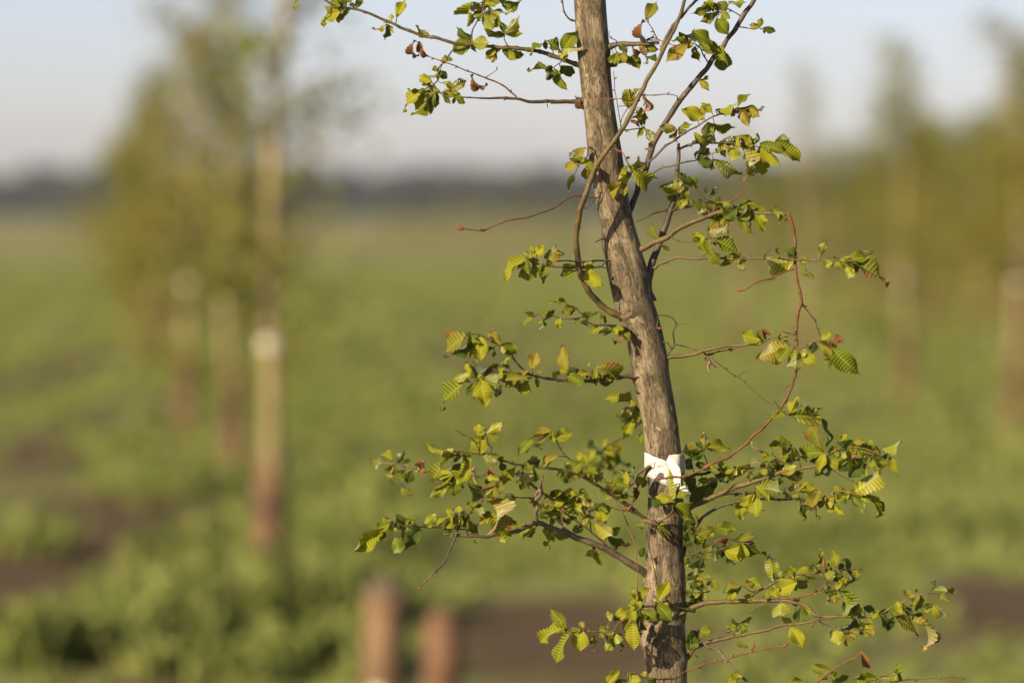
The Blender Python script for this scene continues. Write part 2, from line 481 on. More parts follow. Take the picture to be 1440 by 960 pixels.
def build_young_tree(seed, H, crown_r, nleaf, z0, mat, guard_h=0.57, trunk_r=0.038, leaf=0.036, lean=0.0, lab=0.018):
    """a nursery tree at the origin: trunk, branch limbs, crown, trunk guard (> strap), white label"""
    r = random.Random(seed)
    root = empty('young_tree', (0, 0, 0))
    top = H
    path = [(lean * z / H + 0.03 * math.sin(z * 2.1 + seed), 0.03 * math.cos(z * 1.7 + seed), z) for z in np.linspace(-0.05, top, 16)]
    mb = MB(); tube(mb, path, [trunk_r * (1 - 0.72 * max(0, p[2]) / top) for p in path], 10)
    mb.build('trunk', M['pale_trunk'], root)
    V, F = [], []
    for i in range(26):
        z = z0 + (top - z0) * ((i + r.random()) / 26) ** 1.15
        az = r.random() * 6.283
        f = (z - z0) / (top - z0)
        ln = crown_r * (0.45 + 0.8 * r.random()) * (1.0 - 0.82 * f) + 0.08
        k = min(range(16), key=lambda q: abs(path[q][2] - z))
        b0 = Vector(path[k]); b0.z = z
        e = b0 + Vector((math.cos(az) * ln, math.sin(az) * ln, ln * 0.65))
        mid = b0.lerp(e, .5) + Vector((0, 0, -0.06 * ln))
        mbb = MB(); tube(mbb, [b0, mid, e], [0.010, 0.007, 0.003], 5)
        mbb.build('branch', M['brown'], root)
        for q in range(int(nleaf / 26)):
            t = 0.25 + 0.8 * r.random()
            c = b0.lerp(e, t) + Vector((r.gauss(0, 1), r.gauss(0, 1), r.gauss(0, 1))) * (0.05 + 0.05 * crown_r)
            d = Vector((r.gauss(0, 1), r.gauss(0, 1), r.gauss(0, .7))).normalized()
            s = d.cross(Vector((r.gauss(0, 1), r.gauss(0, 1), r.gauss(0, 1)))).normalized()
            L, W = leaf * r.uniform(.8, 1.4), leaf * .42
            i0 = len(V)
            V += [tuple(c - d * L), tuple(c + s * W), tuple(c + d * L), tuple(c - s * W)]
            F.append((i0, i0 + 1, i0 + 2, i0 + 3))
    mb = MB(); mb.v, mb.f, mb.s = V, F, [False] * len(F)
    tag(mb.build('crown', mat, root), kind='stuff')
    mb = MB()
    gp = [(path[0][0] + lean * z / H, path[0][1], z) for z in np.linspace(-0.03, guard_h, 12)]
    tube(mb, gp, [0.062 + 0.004 * math.sin(q * 2.3 + seed) for q in range(12)], 14)
    g = mb.build('trunk_guard', M['guard'], root)
    mb = MB()
    zz = guard_h * 0.62
    tube(mb, [(gp[0][0] + lean * zz / H, gp[0][1], zz - .018), (gp[0][0] + lean * zz / H, gp[0][1], zz + .018)], [0.07, 0.07], 14)
    mb.build('strap', M['strap'], g)
    mb = MB()
    zl = 1.02 + r.uniform(-.08, .08)
    k = min(range(16), key=lambda q: abs(path[q][2] - zl))
    cx, cy = path[k][0], path[k][1]
    vs_, fs_ = [], []
    for i in range(9):
        a = -math.pi / 2 - 1.5 + 3.0 * i / 8
        for zq, rr in ((zl - lab, trunk_r + .004), (zl + lab, trunk_r + .007)):
            vs_.append((cx + rr * math.cos(a), cy + rr * math.sin(a), zq))
    for i in range(8):
        fs_.append((2 * i, 2 * i + 2, 2 * i + 3, 2 * i + 1))
    mb.add(vs_, fs_)
    mb.build('white_label', M['dull_label'], root)
    return root

def copy_tree(root):
    c = root.copy(); COL.objects.link(c)
    for ch in [o for o in bpy.data.objects if o.parent == root]:
        k = ch.copy(); COL.objects.link(k); k.parent = c
        for g in [o for o in bpy.data.objects if o.parent == ch]:
            q = g.copy(); COL.objects.link(q); q.parent = k
    return c

def place(root, px, py, rz=0.0, s=1.0, label=None, group=None):
    g = ground_at(px, py)
    root.location = g
    root.rotation_euler = (0, 0, rz)
    root.scale = (s, s, s)
    tag(root, label, 'tree', group)

GL = 'nursery trees of the row that runs on from the hornbeam'
GR = 'nursery trees of the second row'
kinds = {
    'sparse': build_young_tree(1, 3.6, 0.52, 1050, 0.95, M['green_crown'], lean=0.17, trunk_r=0.042, lab=0.024),
    'olive': build_young_tree(2, 2.95, 0.85, 2200, 0.35, M['olive_crown']),
    'green': build_young_tree(3, 2.75, 0.85, 1800, 0.5, M['green_crown']),
    'gold': build_young_tree(4, 2.85, 0.78, 2100, 0.65, M['gold_crown']),
    'thin': build_young_tree(6, 3.2, 0.32, 420, 1.0, M['green_crown'], guard_h=0.62),
}
used = set()
def put(kind, *a, **k):
    r = kinds[kind]
    if kind in used:
        r = copy_tree(r)
    used.add(kind)
    place(r, *a, **k)
# the row that runs on from the hornbeam
put('sparse', 365, 830, 0.0, 1.0, 'tall sparse young tree with pale trunk and strapped reddish guard beyond the two short posts', GL)
put('olive', 322, 652, 0.0, 1.0, 'olive leafed young tree just behind the tall sparse tree in its row', GL)
put('gold', 266, 612, 0.15, 1.02, 'golden leafed young tree, third in the row beyond the two short posts', GL)
put('olive', 215, 512, 3.0, 1.0, 'olive leafed young tree, fourth in the row beyond the two short posts', GL)
put('green', 232, 478, 0.5, 1.1, 'green leafed young tree, fifth in the row beyond the two short posts', GL)
put('olive', 188, 455, 4.0, 1.05, 'small olive leafed tree far along the row, behind the golden one', GL)
put('gold', 205, 432, 5.0, 1.0, 'small golden tree far along the row, behind other olive trees', GL)
put('olive', 172, 415, 0.3, 1.0, 'tiny olive tree at the far end of the row beyond the posts', GL)
# the second row, to the other side of the hornbeam
ROW = ((1432, 602, 'gold', 1.0, 'golden leafed young tree with white label, nearest of the second row'),
       (1272, 562, 'olive', 0.98, 'olive leafed young tree with reddish guard beside the golden tree of second row'),
       (1130, 523, 'thin', 0.95, 'thin almost bare young tree with reddish guard in the second row'),
       (1040, 500, 'thin', 0.8, 'short thin young tree beyond the almost bare one of second row'))
for (px, py, k, s, lab) in ROW:
    put(k, px, py, 0.3 * math.sin(px), s, lab, GR)
far = {'green': 'small green tree far off in the hedge-like rows behind the hornbeam', 'olive': 'small olive brown tree far off in the hedge-like rows behind the hornbeam',
       'gold': 'small golden yellow tree far off in the hedge-like rows behind the hornbeam'}
for i, (px, py, k, s) in enumerate(((1375, 470, 'green', 1.0), (1310, 455, 'olive', 1.0), (1440, 485, 'olive', 1.05), (1220, 440, 'green', .95), (1255, 425, 'gold', .95),
                      (1165, 425, 'olive', .9), (1110, 415, 'green', .85), (1060, 408, 'olive', .85), (1400, 430, 'gold', 1.05), (1345, 415, 'green', 1.05),
                      (1010, 402, 'green', .8), (962, 398, 'gold', .8), (915, 392, 'green', .8), (790, 385, 'green', .72), (740, 380, 'olive', .72),
                      (690, 375, 'green', .72), (1130, 402, 'green', .95), (1350, 388, 'green', 1.0), (1295, 388, 'green', 1.3), (1210, 386, 'olive', 1.0), (1440, 390, 'green', 1.05), (1100, 386, 'green', .9), (1400, 386, 'olive', 1.2), (1190, 405, 'green', 1.05), (1285, 400, 'olive', 1.1), (1240, 396, 'green', 1.15), (1420, 402, 'green', 1.2), (1370, 394, 'olive', 1.2), (1160, 392, 'olive', 1.0), (1325, 442, 'green', 1.05), (1415, 455, 'green', 1.1), (1290, 418, 'green', 1.1), (1085, 396, 'olive', .85), (1035, 390, 'green', .8), (1455, 440, 'gold', 1.1), (640, 371, 'gold', .7), (595, 368, 'green', .66), (550, 366, 'olive', .6))):
    put(k, px, py, i * 1.3, s, far[k], 'far %s nursery trees' % k)

# two short guarded posts in front of the row
def short_post(px, py, h, r0, body, cap, label, labelled):
    g = ground_at(px, py)
    root = empty('guarded_stump', g)
    mb = MB()
    n = 10
    tube(mb, [(g.x + .006 * math.sin(i), g.y, -0.04 + (h + .04) * i / n) for i in range(n + 1)],
         [r0 * (1 + .05 * math.sin(i * 2.1 + px)) for i in range(n + 1)], 16)
    mb.build('trunk_guard', body, root)
    mb = MB()
    tube(mb, [(g.x, g.y, h - .02), (g.x + .004, g.y, h + .03), (g.x + .006, g.y, h + .055)], [r0 * .9, r0 * .84, r0 * .6], 14)
    mb.build('cut_trunk', cap, root)
    if labelled:
        for (z, a0) in ((h - .30, -1.9),):
            mb = MB(); vs_, fs_ = [], []
            for i in range(5):
                a = a0 - .35 + .7 * i / 4
                for zq in (z - .015, z + .015):
                    vs_.append((g.x + (r0 * 1.09) * math.cos(a), g.y + (r0 * 1.09) * math.sin(a), zq))
            for i in range(4):
                fs_.append((2 * i, 2 * i + 2, 2 * i + 3, 2 * i + 1))
            mb.add(vs_, fs_); mb.build('white_label', M['dull_label'], root)
    tag(root, label, 'stump')
M['worn_guard'] = flat_material('worn_trunk_guard', (0.10, 0.064, 0.036), (0.20, 0.125, 0.072), 9.0, 0.85, 0.006)
short_post(540, 1015, 0.395, 0.066, M['worn_guard'], M['grey'], 'short grey topped stump in a worn brown guard with white label', True)
short_post(622, 1030, 0.318, 0.061, M['guard'], M['guard'], 'short plain stump in a smooth reddish brown guard', False)
# ------------------------------------------------------------------ the hornbeam
PXM = FPX / CAM_D                       # photograph pixels per metre at the tree
REG = {'1': (400, 0, 3.4286), '2': (780, 0, 3.4286), '3': (620, 240, 3.4286), '4': (880, 240, 3.4286), '5': (500, 440, 3.4286),
       '6': (880, 440, 3.4286), '7': (500, 580, 3.4286), '8': (960, 680, 3.4286), '9': (720, 680, 3.4286),
       'a': (960, 590, 6.857), 'b': (1100, 600, 6.857), 'c': (1090, 760, 5.76), 't': (890, 620, 10.667)}
def px(reg, x, y):
    a, b, s = REG[reg]
    return a + x / s, b + y / s

TRUNK_EDGES = [(-1400, 752, 764), (-900, 768, 788), (-500, 785, 816), (-200, 798, 837), (0, 807.7, 852.3), (70, 812, 857), (140, 818.8, 863), (210, 827, 873.5), (280, 837, 884.4),
    (330, 845, 896), (345, 846.5, 899), (380, 853.3, 910), (415, 860.5, 916), (440, 868, 924), (473, 880, 933), (514, 887, 940), (580, 901, 951),
    (638, 907, 958), (680, 911, 960.6), (727, 909.5, 962), (767, 908, 960), (820, 906.7, 964), (867, 906, 963), (902, 902, 965), (919, 905, 966), (960, 911, 967),
    (1100, 912, 972), (1500, 906, 978), (2000, 900, 990), (2150, 893, 1002), (2230, 884, 1012)]
def trunk_at(y):
    for (y0, l0, r0), (y1, l1, r1) in zip(TRUNK_EDGES, TRUNK_EDGES[1:]):
        if y0 <= y <= y1:
            t = (y - y0) / (y1 - y0)
            l, r = l0 + (l1 - l0) * t, r0 + (r1 - r0) * t
            return (l + r) / 2, (r - l) / 2
    return (940, 30)

base = P(948, 2215, 0)
hornbeam = empty('hornbeam_tree', (base.x, base.y, 0.0))
tag(hornbeam, 'sharp young hornbeam with grey bark, curling twigs and serrated yellow green leaves', 'tree')

def build_trunk():
    rows = spline([(0.0, y, l, r) for (y, l, r) in TRUNK_EDGES], 4.0)
    rows = [(y, l, r) for (_, y, l, r) in rows if True]
    rows.sort()
    seg = 56
    verts, faces, uvs = [], [], []
    bumps = [(343, -math.pi / 2, 9, 9.0, 1.8), (446, -2.2, 17, 0.9, 3.2), (455, -1.8, 14, 1.1, 2.0), (535, -3.0, 6, .5, 2.5), (735, -2.0, 9, .8, 4.0), (70, -0.6, 9, .8, 2.5),
             (385, -0.1, 8, .6, 2.2), (505, -0.2, 9, .7, 2.0), (815, -3.0, 10, .7, 3.0), (860, -0.6, 13, .8, 4.0), (905, -3.0, 8, .9, 2.0), (600, -0.6, 6, .5, 1.2), (925, -0.5, 9, .7, 2.5)]
    for j, (y, l, r) in enumerate(rows):
        c = P((l + r) / 2, y, 0)
        R = (r - l) / 2
        for k in range(seg):
            a = 2 * math.pi * k / seg
            q = R
            for (by, ba, sy, sa, h) in bumps:
                da = (a - ba + math.pi) % (2 * math.pi) - math.pi
                e = ((y - by) / sy) ** 2 + (da / sa) ** 2
                if e < 8:
                    q += h * math.exp(-e)
            v3 = Vector((math.cos(a) * 1.7, math.sin(a) * 1.7, y * 0.011))
            q += 1.3 * noise.noise(v3) + 0.5 * noise.noise(Vector((math.cos(a) * 7, math.sin(a) * 7, y * 0.02)))
            e = ((y - 452) / 34) ** 2 + (((a + 2.1 + math.pi) % (2 * math.pi) - math.pi) / 1.1) ** 2
            if e < 5:                                     # folds of bark round the old cut
                q += 0.55 * math.exp(-e) * math.sin(math.hypot((y - 440) / 3.0, ((a + 2.3 + math.pi) % (2 * math.pi) - math.pi) * 9) * 2.2)
            q /= PXM
            verts.append((c.x + q * math.cos(a), q * math.sin(a), c.z))
    n = len(rows)
    for j in range(n - 1):
        for k in range(seg):
            k2 = (k + 1) % seg
            faces.append((j * seg + k, (j + 1) * seg + k, (j + 1) * seg + k2, j * seg + k2))
    faces.append(tuple(range(seg)))
    mb = MB(); mb.add(verts, faces)
    o = mb.build('trunk', M['bark'], hornbeam)
    me = o.data
    uvl = me.uv_layers.new(name='UVMap')
    co = me.vertices
    for poly in me.polygons:
        ks = [me.loops[li].vertex_index for li in poly.loop_indices]
        wrap = any(v % seg == 0 for v in ks) and any(v % seg == seg - 1 for v in ks)
        for li, v in zip(poly.loop_indices, ks):
            k = v % seg
            kk = seg if (wrap and k == 0) else k
            uvl.data[li].uv = (kk / seg * 0.155, co[v].co.z)
    return o
trunk = build_trunk()
for o in (trunk,):
    o['label'] = 'grey brown trunk with streaked bark and old pruning scar'

def build_scar():
    c = P(*px('3', 893, 668), -0.0195)
    nrm = Vector((-0.52, -0.84, 0.10)).normalized()
    a = nrm.cross(Vector((0, 0, 1))).normalized(); b = a.cross(nrm)
    seg = 30
    def lathe(prof, name, mat):
        verts, faces = [], []
        for (rr, h) in prof:
            for k in range(seg):
                an = 2 * math.pi * k / seg
                q = rr * 0.0088 * (1 + .12 * math.sin(2 * an + 1) + .14 * noise.noise(Vector((math.cos(an) * 1.6, math.sin(an) * 1.6, rr))))
                h2 = h * (1 + .6 * noise.noise(Vector((math.cos(an) * 1.3 + 5, math.sin(an) * 1.3, 2)))) + .22 * noise.noise(Vector((math.cos(an) * 4, math.sin(an) * 4, rr * 5)))
                verts.append(c + a * q * math.cos(an) * 0.92 + b * q * math.sin(an) * 1.12 + nrm * h2 * 0.007)
        for j in range(len(prof) - 1):
            for k in range(seg):
                faces.append((j * seg + k, j * seg + (k + 1) % seg, (j + 1) * seg + (k + 1) % seg, (j + 1) * seg + k))
        mb = MB(); mb.add(verts, faces)
        mb.build(name, mat, trunk)
    lathe([(2.2, -1.3), (1.9, -.55), (1.65, -.12), (1.42, .12), (1.25, .40), (1.1, .50), (.98, .38), (.92, .05), (.9, -.4)], 'scar_collar', M['grey'])
    lathe([(.95, -.10), (.8, .02), (.55, .10), (.35, -.02), (.15, .08), (.0, .05)], 'pruning_scar', M['scar'])
build_scar()

# ---- leaf blades: pleated along the side veins, toothed edge; a few bends of the same blade
def leaf_mesh(name, arch, fold, twist, tipbend, wave, holes=0.0, seed=0, pleat=0.0085):
    r = random.Random(seed)
    rows, cols = 25, 3
    verts, faces, uvs = [], [], []
    def hw(t):
        return 0.29 * math.sin(math.pi * t ** 0.80) ** 0.88 if 0 < t < 1 else 0.0
    for j in range(rows):
        t = j / (rows - 1)
        w_ = hw(min(max(t, 0.012), 0.992))
        par = 1 if j % 2 == 0 else -1
        for i in range(-cols, cols + 1):
            u = i / cols
            au = abs(u)
            edge = (1.06 if par > 0 else 0.93) if au == 1 else 1.0
            x = u * w_ * edge
            y = t * (1 - 0.10 * au) + 0.55 * au * w_ * (1 - 0.55 * t) - 0.03 * au * (1 - t)
            z = par * pleat * min(1, au * 1.6) * min(1, w_ * 6)
            z += fold * abs(x) + wave * math.sin(t * 9 + (2 if u > 0 else 0) + seed) * au * au * 0.13
            # twist round the midrib, then bend the midrib
            an = twist * (t - .3)
            x, z = x * math.cos(an) - z * math.sin(an), x * math.sin(an) + z * math.cos(an)
            th = arch * y + tipbend * max(0, y - .6) ** 2 * 3
            k = arch if abs(arch) > 1e-3 else 1e-3
            yy, zz = math.sin(k * y) / k, -(1 - math.cos(k * y)) / k
            tb = tipbend * max(0, y - .55) ** 2
            ca, sa = math.cos(k * y), math.sin(k * y)
            verts.append((x, yy + z * sa * 0.9 - 0.35 * tb * abs(tipbend) * .5, zz + z * ca - tb))
            uvs.append((u * .5 + .5, t))
    k = 1.0 / max(v[1] for v in verts)                     # unit length as the eye sees it
    verts = [(x, y * k, z * k) for x, y, z in verts]
    nc = 2 * cols + 1
    for j in range(rows - 1):
        for i in range(nc - 1):
            if holes and 3 < j < rows - 2 and i in (1, 4, 5, 0) and r.random() < holes:
                continue
            faces.append((j * nc + i, j * nc + i + 1, (j + 1) * nc + i + 1, (j + 1) * nc + i))
    me = bpy.data.meshes.new(name)
    me.from_pydata(verts, [], faces)
    uvl = me.uv_layers.new(name='UVMap')
    for lp in me.loops:
        uvl.data[lp.index].uv = uvs[lp.vertex_index]
    me.materials.append(M['leaf'])
    me.update()
    return me
LEAF = [leaf_mesh('leaf_blade', *a, seed=i) for i, a in enumerate((
    (0.12, 0.28, 0.2, 0.25, .45), (0.4, 0.35, -.3, 0.4, .6), (0.7, 0.28, 0.4, 0.3, .8), (-0.35, 0.4, 0.3, 0.5, .8), (0.3, 0.65, -.2, 0.4, .6), (1.0, 0.35, .4, 0.1, .9),
    (0.25, 0.25, 0.8, 0.7, .8), (0.55, 0.45, -.9, 0.7, .9), (0.35, 0.75, .5, 0.3, .8), (-0.55, 0.45, -.4, 0.3, .9), (0.65, 0.5, .2, 1.0, .8), (0.08, 0.2, -.35, 0.8, .6), (0.5, 0.22, .15, 0.2, .5)))]
LEAF_TORN = [leaf_mesh('torn_leaf_blade', *a, seed=20 + i) for i, a in enumerate(((0.6, 0.3, .3, .6, .8, .22), (1.3, .5, -.4, .3, .9, .16), (0.3, .5, .5, .8, .9, .12)))]
LEAF_CURL = [leaf_mesh('curled_leaf_blade', *a, seed=40 + i) for i, a in enumerate(((2.2, .7, .5, 0, .9), (1.7, 1.1, -.9, .4, .8), (-1.2, .9, .8, .5, 1.0)))]

def bud_mesh():
    prof = [(0, .12), (.12, .5), (.35, 1.0), (.6, .92), (.82, .5), (1, .06)]
    verts, faces = [], []
    for (t, q) in prof:
        for k in range(7):
            a = 6.283 * k / 7
            verts.append((q * .5 * math.cos(a), t, q * .5 * math.sin(a)))
    for j in range(len(prof) - 1):
        for k in range(7):
            faces.append((j * 7 + k, j * 7 + (k + 1) % 7, (j + 1) * 7 + (k + 1) % 7, (j + 1) * 7 + k))
    me = bpy.data.meshes.new('bud_scales')
    me.from_pydata(verts, [], faces)
    me.polygons.foreach_set('use_smooth', [True] * len(faces))
    me.materials.append(M['bud'])
    return me
BUD = bud_mesh()

LEAVES = []          # (size, branch, mesh, material, matrix)
class Branch:
    """a branch of the hornbeam traced through zoomed photograph coordinates, with depth d in metres (minus = towards the camera)"""
    def __init__(self, reg, pts, r0, r1, d0, d1, col, bow=0.0, step=5.0):
        self.samples = []
        self.pet = MB()
        self.mb = MB()
        self.col = col
        self.twigs = []
        self.pending = []
        self.reg = reg
        self._tube(self.mb, self._parse(reg, pts), r0, r1, d0, d1, bow, r0 > 1.6)
        self.obj = None
    def _parse(self, reg, pts):
        out, cur = [], reg
        for tok in pts.split():
            cur = reg
            if ':' in tok:
                cur, tok = tok.split(':')
            x, y = tok.split(',')
            out.append(px(cur, float(x), float(y)))
        return out
    def _tube(self, mb, p2, r0, r1, d0, d1, bow, flare=False):
        cum = [0]
        for a, b in zip(p2, p2[1:]):
            cum.append(cum[-1] + math.dist(a, b))
        T = cum[-1]
        raw = [(x, y, c / T) for (x, y), c in zip(p2, cum)]
        sm = spline(raw, 2.5 if r0 < 2.2 else 3.5)
        pts, rad = [], []
        ph = rng.random() * 50
        for (x, y, t) in sm:
            t = min(max(t, 0), 1)
            d = d0 + (d1 - d0) * t + bow * math.sin(math.pi * t) + 0.006 * noise.noise(Vector((x * .02, y * .02, ph)))
            q = (r0 + (r1 - r0) * t) * (.92 if r0 < 5.5 else 1)
            s_px = T * t
            if flare and s_px < 18:
                q *= 1 + 0.75 * (1 - s_px / 18) ** 2             # collar where it leaves the trunk
            nd = noise.noise(Vector((x * .11, y * .11, ph)))
            q *= 1 + 0.16 * nd
            if (int(T * t / 17 + ph) != int((T * t + 2.6) / 17 + ph)) and r0 < 4.6:
                q *= 1.28                                  # leaf-scar nodes
            wob = 1.3 if r0 > 2.4 else 0.9
            ni = s_px / 17 + ph
            zz = (0.55 if r0 < 3 else 0.25) * (abs((ni % 2) - 1) - .5) * 2
            x, y = x + zz * .7, y + zz * .7
            if r0 < 4.6 and 0.06 < t < .97 and int(ni) != int(ni + 2.6 / 17) and rng.random() < .55:
                k = len(pts)
                dv = (sm[min(k + 1, len(sm) - 1)][0] - sm[max(k - 1, 0)][0], sm[min(k + 1, len(sm) - 1)][1] - sm[max(k - 1, 0)][1])
                dn = math.hypot(*dv) or 1
                sg = 1 if int(ni) % 2 else -1
                ux, uy = dv[0] / dn, dv[1] / dn
                ln = q * .8 + rng.uniform(2.2, 4.5)
                ex, ey = x + (ux * .75 - uy * sg) * ln * .8, y + (uy * .75 + ux * sg) * ln * .8
                dd_ = rng.uniform(-1, 1) * ln / PXM * .6
                tube(mb, [P(x, y, d), P((x + ex) / 2, (y + ey) / 2, d + dd_ * .5), P(ex, ey, d + dd_)], [max(.8, q * .4) / PXM, 1.05 / PXM, .25 / PXM], 5)   # bud or spur
            p = P(x + wob * noise.noise(Vector((x * .07, y * .07, ph + 9))), y + wob * noise.noise(Vector((x * .07, y * .07, ph + 19))), d)
            pts.append(p); rad.append(q / PXM)
            self.samples.append((x, y, d, p))
        rad[-1] *= .7
        tube(mb, pts, rad, 12 if r0 > 3.4 else 8)
    def near(self, x, y):
        return min(self.samples, key=lambda s: (s[0] - x) ** 2 + (s[1] - y) ** 2)
    def twig(self, reg, pts, r0, r1, dd, col=None, bow=0.0):
        p2 = self._parse(reg, pts)
        s = self.near(*p2[0])
        if math.dist(s[:2], p2[0]) > 1.0:
            p2 = [s[:2]] + p2
        mb = MB()
        self._tube(mb, p2, r0, r1, s[2], s[2] + dd, bow)
        self.twigs.append((mb, col or self.col))
        return self
    def leaves(self, reg, data):
        for it in data.split('|'):
            it = it.split()
            if not it:
                continue
            bx, by, tx, ty, wd = map(float, it[:5])
            fl = it[5] if len(it) > 5 else 'l'
            self.pending.append((px(reg, bx, by), px(reg, tx, ty), wd / REG[reg][2], fl))
        return self
    def finish(self):
        extra = []
        for (b2, t2, wd, fl) in self.pending:
            L2 = math.dist(b2, t2)
            if fl in 'ldkh' and L2 > 12 and rng.random() < 0.6:      # a smaller leaf tucked in behind
                a = math.atan2(t2[1] - b2[1], t2[0] - b2[0]) + rng.choice((-1, 1)) * rng.uniform(.5, 1.5)
                l = L2 * rng.uniform(.5, .8)
                extra.append((b2, (b2[0] + l * math.cos(a), b2[1] + l * math.sin(a)), l * rng.uniform(.35, .6), rng.choice('llddk')))
        for (b2, t2, wd, fl) in self.pending + extra:
            s = self.near(*b2)
            dist = math.dist(s[:2], b2)
            d = s[2] + rng.uniform(-1, 1) * min(0.012, 0.002 + dist * 0.0006)
            b3 = P(*b2, d)
            L2 = max(4.0, math.dist(b2, t2))
            if fl == 'B':
                dirv = (RGT * (t2[0] - b2[0]) - UPV * (t2[1] - b2[1])).normalized()
                z = dirv.cross(FWD).normalized()
                sc = (wd / PXM, L2 / PXM, wd / PXM)
                mat = Matrix((( z.x, dirv.x, FWD.x, b3.x), (z.y, dirv.y, FWD.y, b3.y), (z.z, dirv.z, FWD.z, b3.z), (0, 0, 0, 1))) @ Matrix.Diagonal((*sc, 1))
                LEAVES.append((1e9, self, BUD, M['bud'], mat))
                tube(self.pet, [s[3], s[3].lerp(b3, .5), b3], [.7 / PXM] * 3, 5) if dist > 1.5 else None
                continue
            d2 = (RGT * (t2[0] - b2[0]) - UPV * (t2[1] - b2[1])).normalized()
            best = None
            for _ in range(7):
                phi = rng.uniform(-.5, .5)
                L = L2 / math.cos(phi)
                lo = 0.50 * L
                if wd >= lo:
                    th, W = rng.uniform(0.0, .35), wd
                else:
                    W = max(lo, wd * 1.02)
                    th = math.acos(max(wd / W, 0.36)); W = wd / math.cos(th)
                dl = d2 * math.cos(phi) + FWD * math.sin(phi)
                n = -FWD * math.cos(phi) + d2 * math.sin(phi)
                sd = dl.cross(n)
                for sg in (-1, 1):
                    n2 = n * math.cos(th) + sd * math.sin(th) * sg
                    lit = n2.dot(SUNV)
                    sc_ = -lit if fl in 'dk' else lit
                    if fl == 'k':
                        sc_ -= abs(phi) * .2
                    sc_ += rng.uniform(-.25, .25)
                    if best is None or sc_ > best[0]:
                        best = (sc_, dl, n2, L, W)
            _, dl, n2, L, W = best
            if n2.z < 0 and rng.random() < .5:
                pass
            sd = dl.cross(n2)
            flip = 1 if rng.random() < .72 else -1            # blade bends mostly away from the viewer
            pool = LEAF_TORN if (fl == 'h' and rng.random() < .45) else (LEAF_CURL if (fl == 'b' or rng.random() < .06) else LEAF)
            me = rng.choice(pool)
            mtl = M[{'l': 'leaf', 'd': 'leaf', 'k': 'leaf_shade_and_back', 'h': 'leaf_browned', 'b': 'leaf_dry'}[fl]]
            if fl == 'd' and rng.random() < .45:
                mtl = M['leaf_shade_and_back']  # leaves traced as shaded often get the darker copy
            if fl in 'ld' and rng.random() < .16:
                mtl = M['leaf_browned']
            x_, z_ = sd * flip, n2 * flip
            sx, sy = 1.16 * W / 0.60 / PXM, L * 1.15 / PXM
            mat = Matrix(((x_.x, dl.x, z_.x, b3.x), (x_.y, dl.y, z_.y, b3.y), (x_.z, dl.z, z_.z, b3.z), (0, 0, 0, 1))) @ Matrix.Diagonal((sx, sy, sy, 1))
            LEAVES.append((L2 * wd, self, me, mtl, mat))
            mid = s[3].lerp(b3, .55) + Vector((0, 0, -.0015 if dist > 3 else 0))
            tube(self.pet, [s[3], mid, b3, b3 + dl * (L / PXM * .1)], [(.75 if dist > 9 else .6) / PXM, .6 / PXM, .5 / PXM, .3 / PXM], 5)
        k = len(self.mb.v)
        o = self.mb.build('branch', M[self.col], hornbeam)
        self.obj = o
        for mb, c in self.twigs:
            mb.build('twig', M[c], o)
        if self.pet.v:
            tag(self.pet.build('leaf_stalks', M['olive'], o), kind='stuff')
BR = []
def br(*a, **k):
    b = Branch(*a, **k); BR.append(b); return b

# upper limb, leafy, out over the sky
b = br('1', '1440,325 1300,270 1180,240 985,225 905,215 830,212 740,185 660,170 530,120 430,75 350,45 300,38 230,20 180,-10 60,-70', 3.4, 1.3, 0.0, -0.05, 'olive')
b.twig('1', '900,200 905,150 930,100 950,70 960,30 965,-30', 1.2, .8, -.01, 'brown')
b.twig('1', '830,215 800,260 760,310 740,345 742,380 720,410 735,445', 1.3, .8, -.02, 'dark')
b.twig('1', '1080,225 1065,200 1058,180', .9, .7, -.01, 'dark').twig('1', '1300,270 1290,240 1250,215', .7, .5, -.01).twig('1', '1350,290 1330,250 1310,190', .8, .6, -.01)
b.twig('1', '1330,300 1300,325 1310,345', .9, .6, -.01).twig('1', '100,-50 62,-20 58,5', .7, .5, 0).twig('1', '540,118 540,90 542,60', .8, .6, -.01)
b.leaves('1', '''270 55 190 75 70|195 85 185 128 28|300 15 235 15 32 d|320 12 250 -5 30|345 40 365 -5 32 d|310 45 265 95 26 d|58 5 52 42 22|270 30 225 10 40|290 45 215 60 40
|515 105 510 65 25|540 80 580 8 48|500 120 480 182 28 d|490 120 435 150 16 h|715 182 635 152 30|905 195 815 245 76|900 200 890 160 26|905 205 982 210 66
|915 10 835 85 70|985 30 910 60 46|960 65 1000 148 60|975 60 1048 130 42|985 50 1082 72 30|960 20 1035 10 40|1030 0 1092 46 28|955 30 985 -8 32|940 20 900 50 36|1000 60 1020 100 40 h
|1060 165 978 165 28 k|1062 160 1128 102 46|1065 165 1142 160 36 d|1040 240 963 270 42|1020 250 1000 302 28|1050 245 1148 268 46 k|1080 245 1110 285 30 d
|1260 205 1183 232 16|1255 195 1332 230 36|1345 240 1390 165 70|1320 250 1352 280 30|1345 235 1432 240 26|1300 210 1315 180 20 d|1290 320 1188 360 18|1330 320 1402 357 50 d|1310 340 1348 427 42
|770 290 812 290 20|770 275 770 307 30|735 345 718 320 26|745 340 782 377 36 d|710 395 648 368 42|765 400 807 405 26|690 430 603 425 16 d|680 440 562 490 36
|690 450 628 522 46|700 470 633 556 40|720 450 700 522 50 d|735 440 680 490 40 d|750 440 690 412 30|770 440 850 472 42|800 440 850 400 46 h|820 470 870 495 30 d|700 430 650 450 34|715 440 740 490 30 k''')

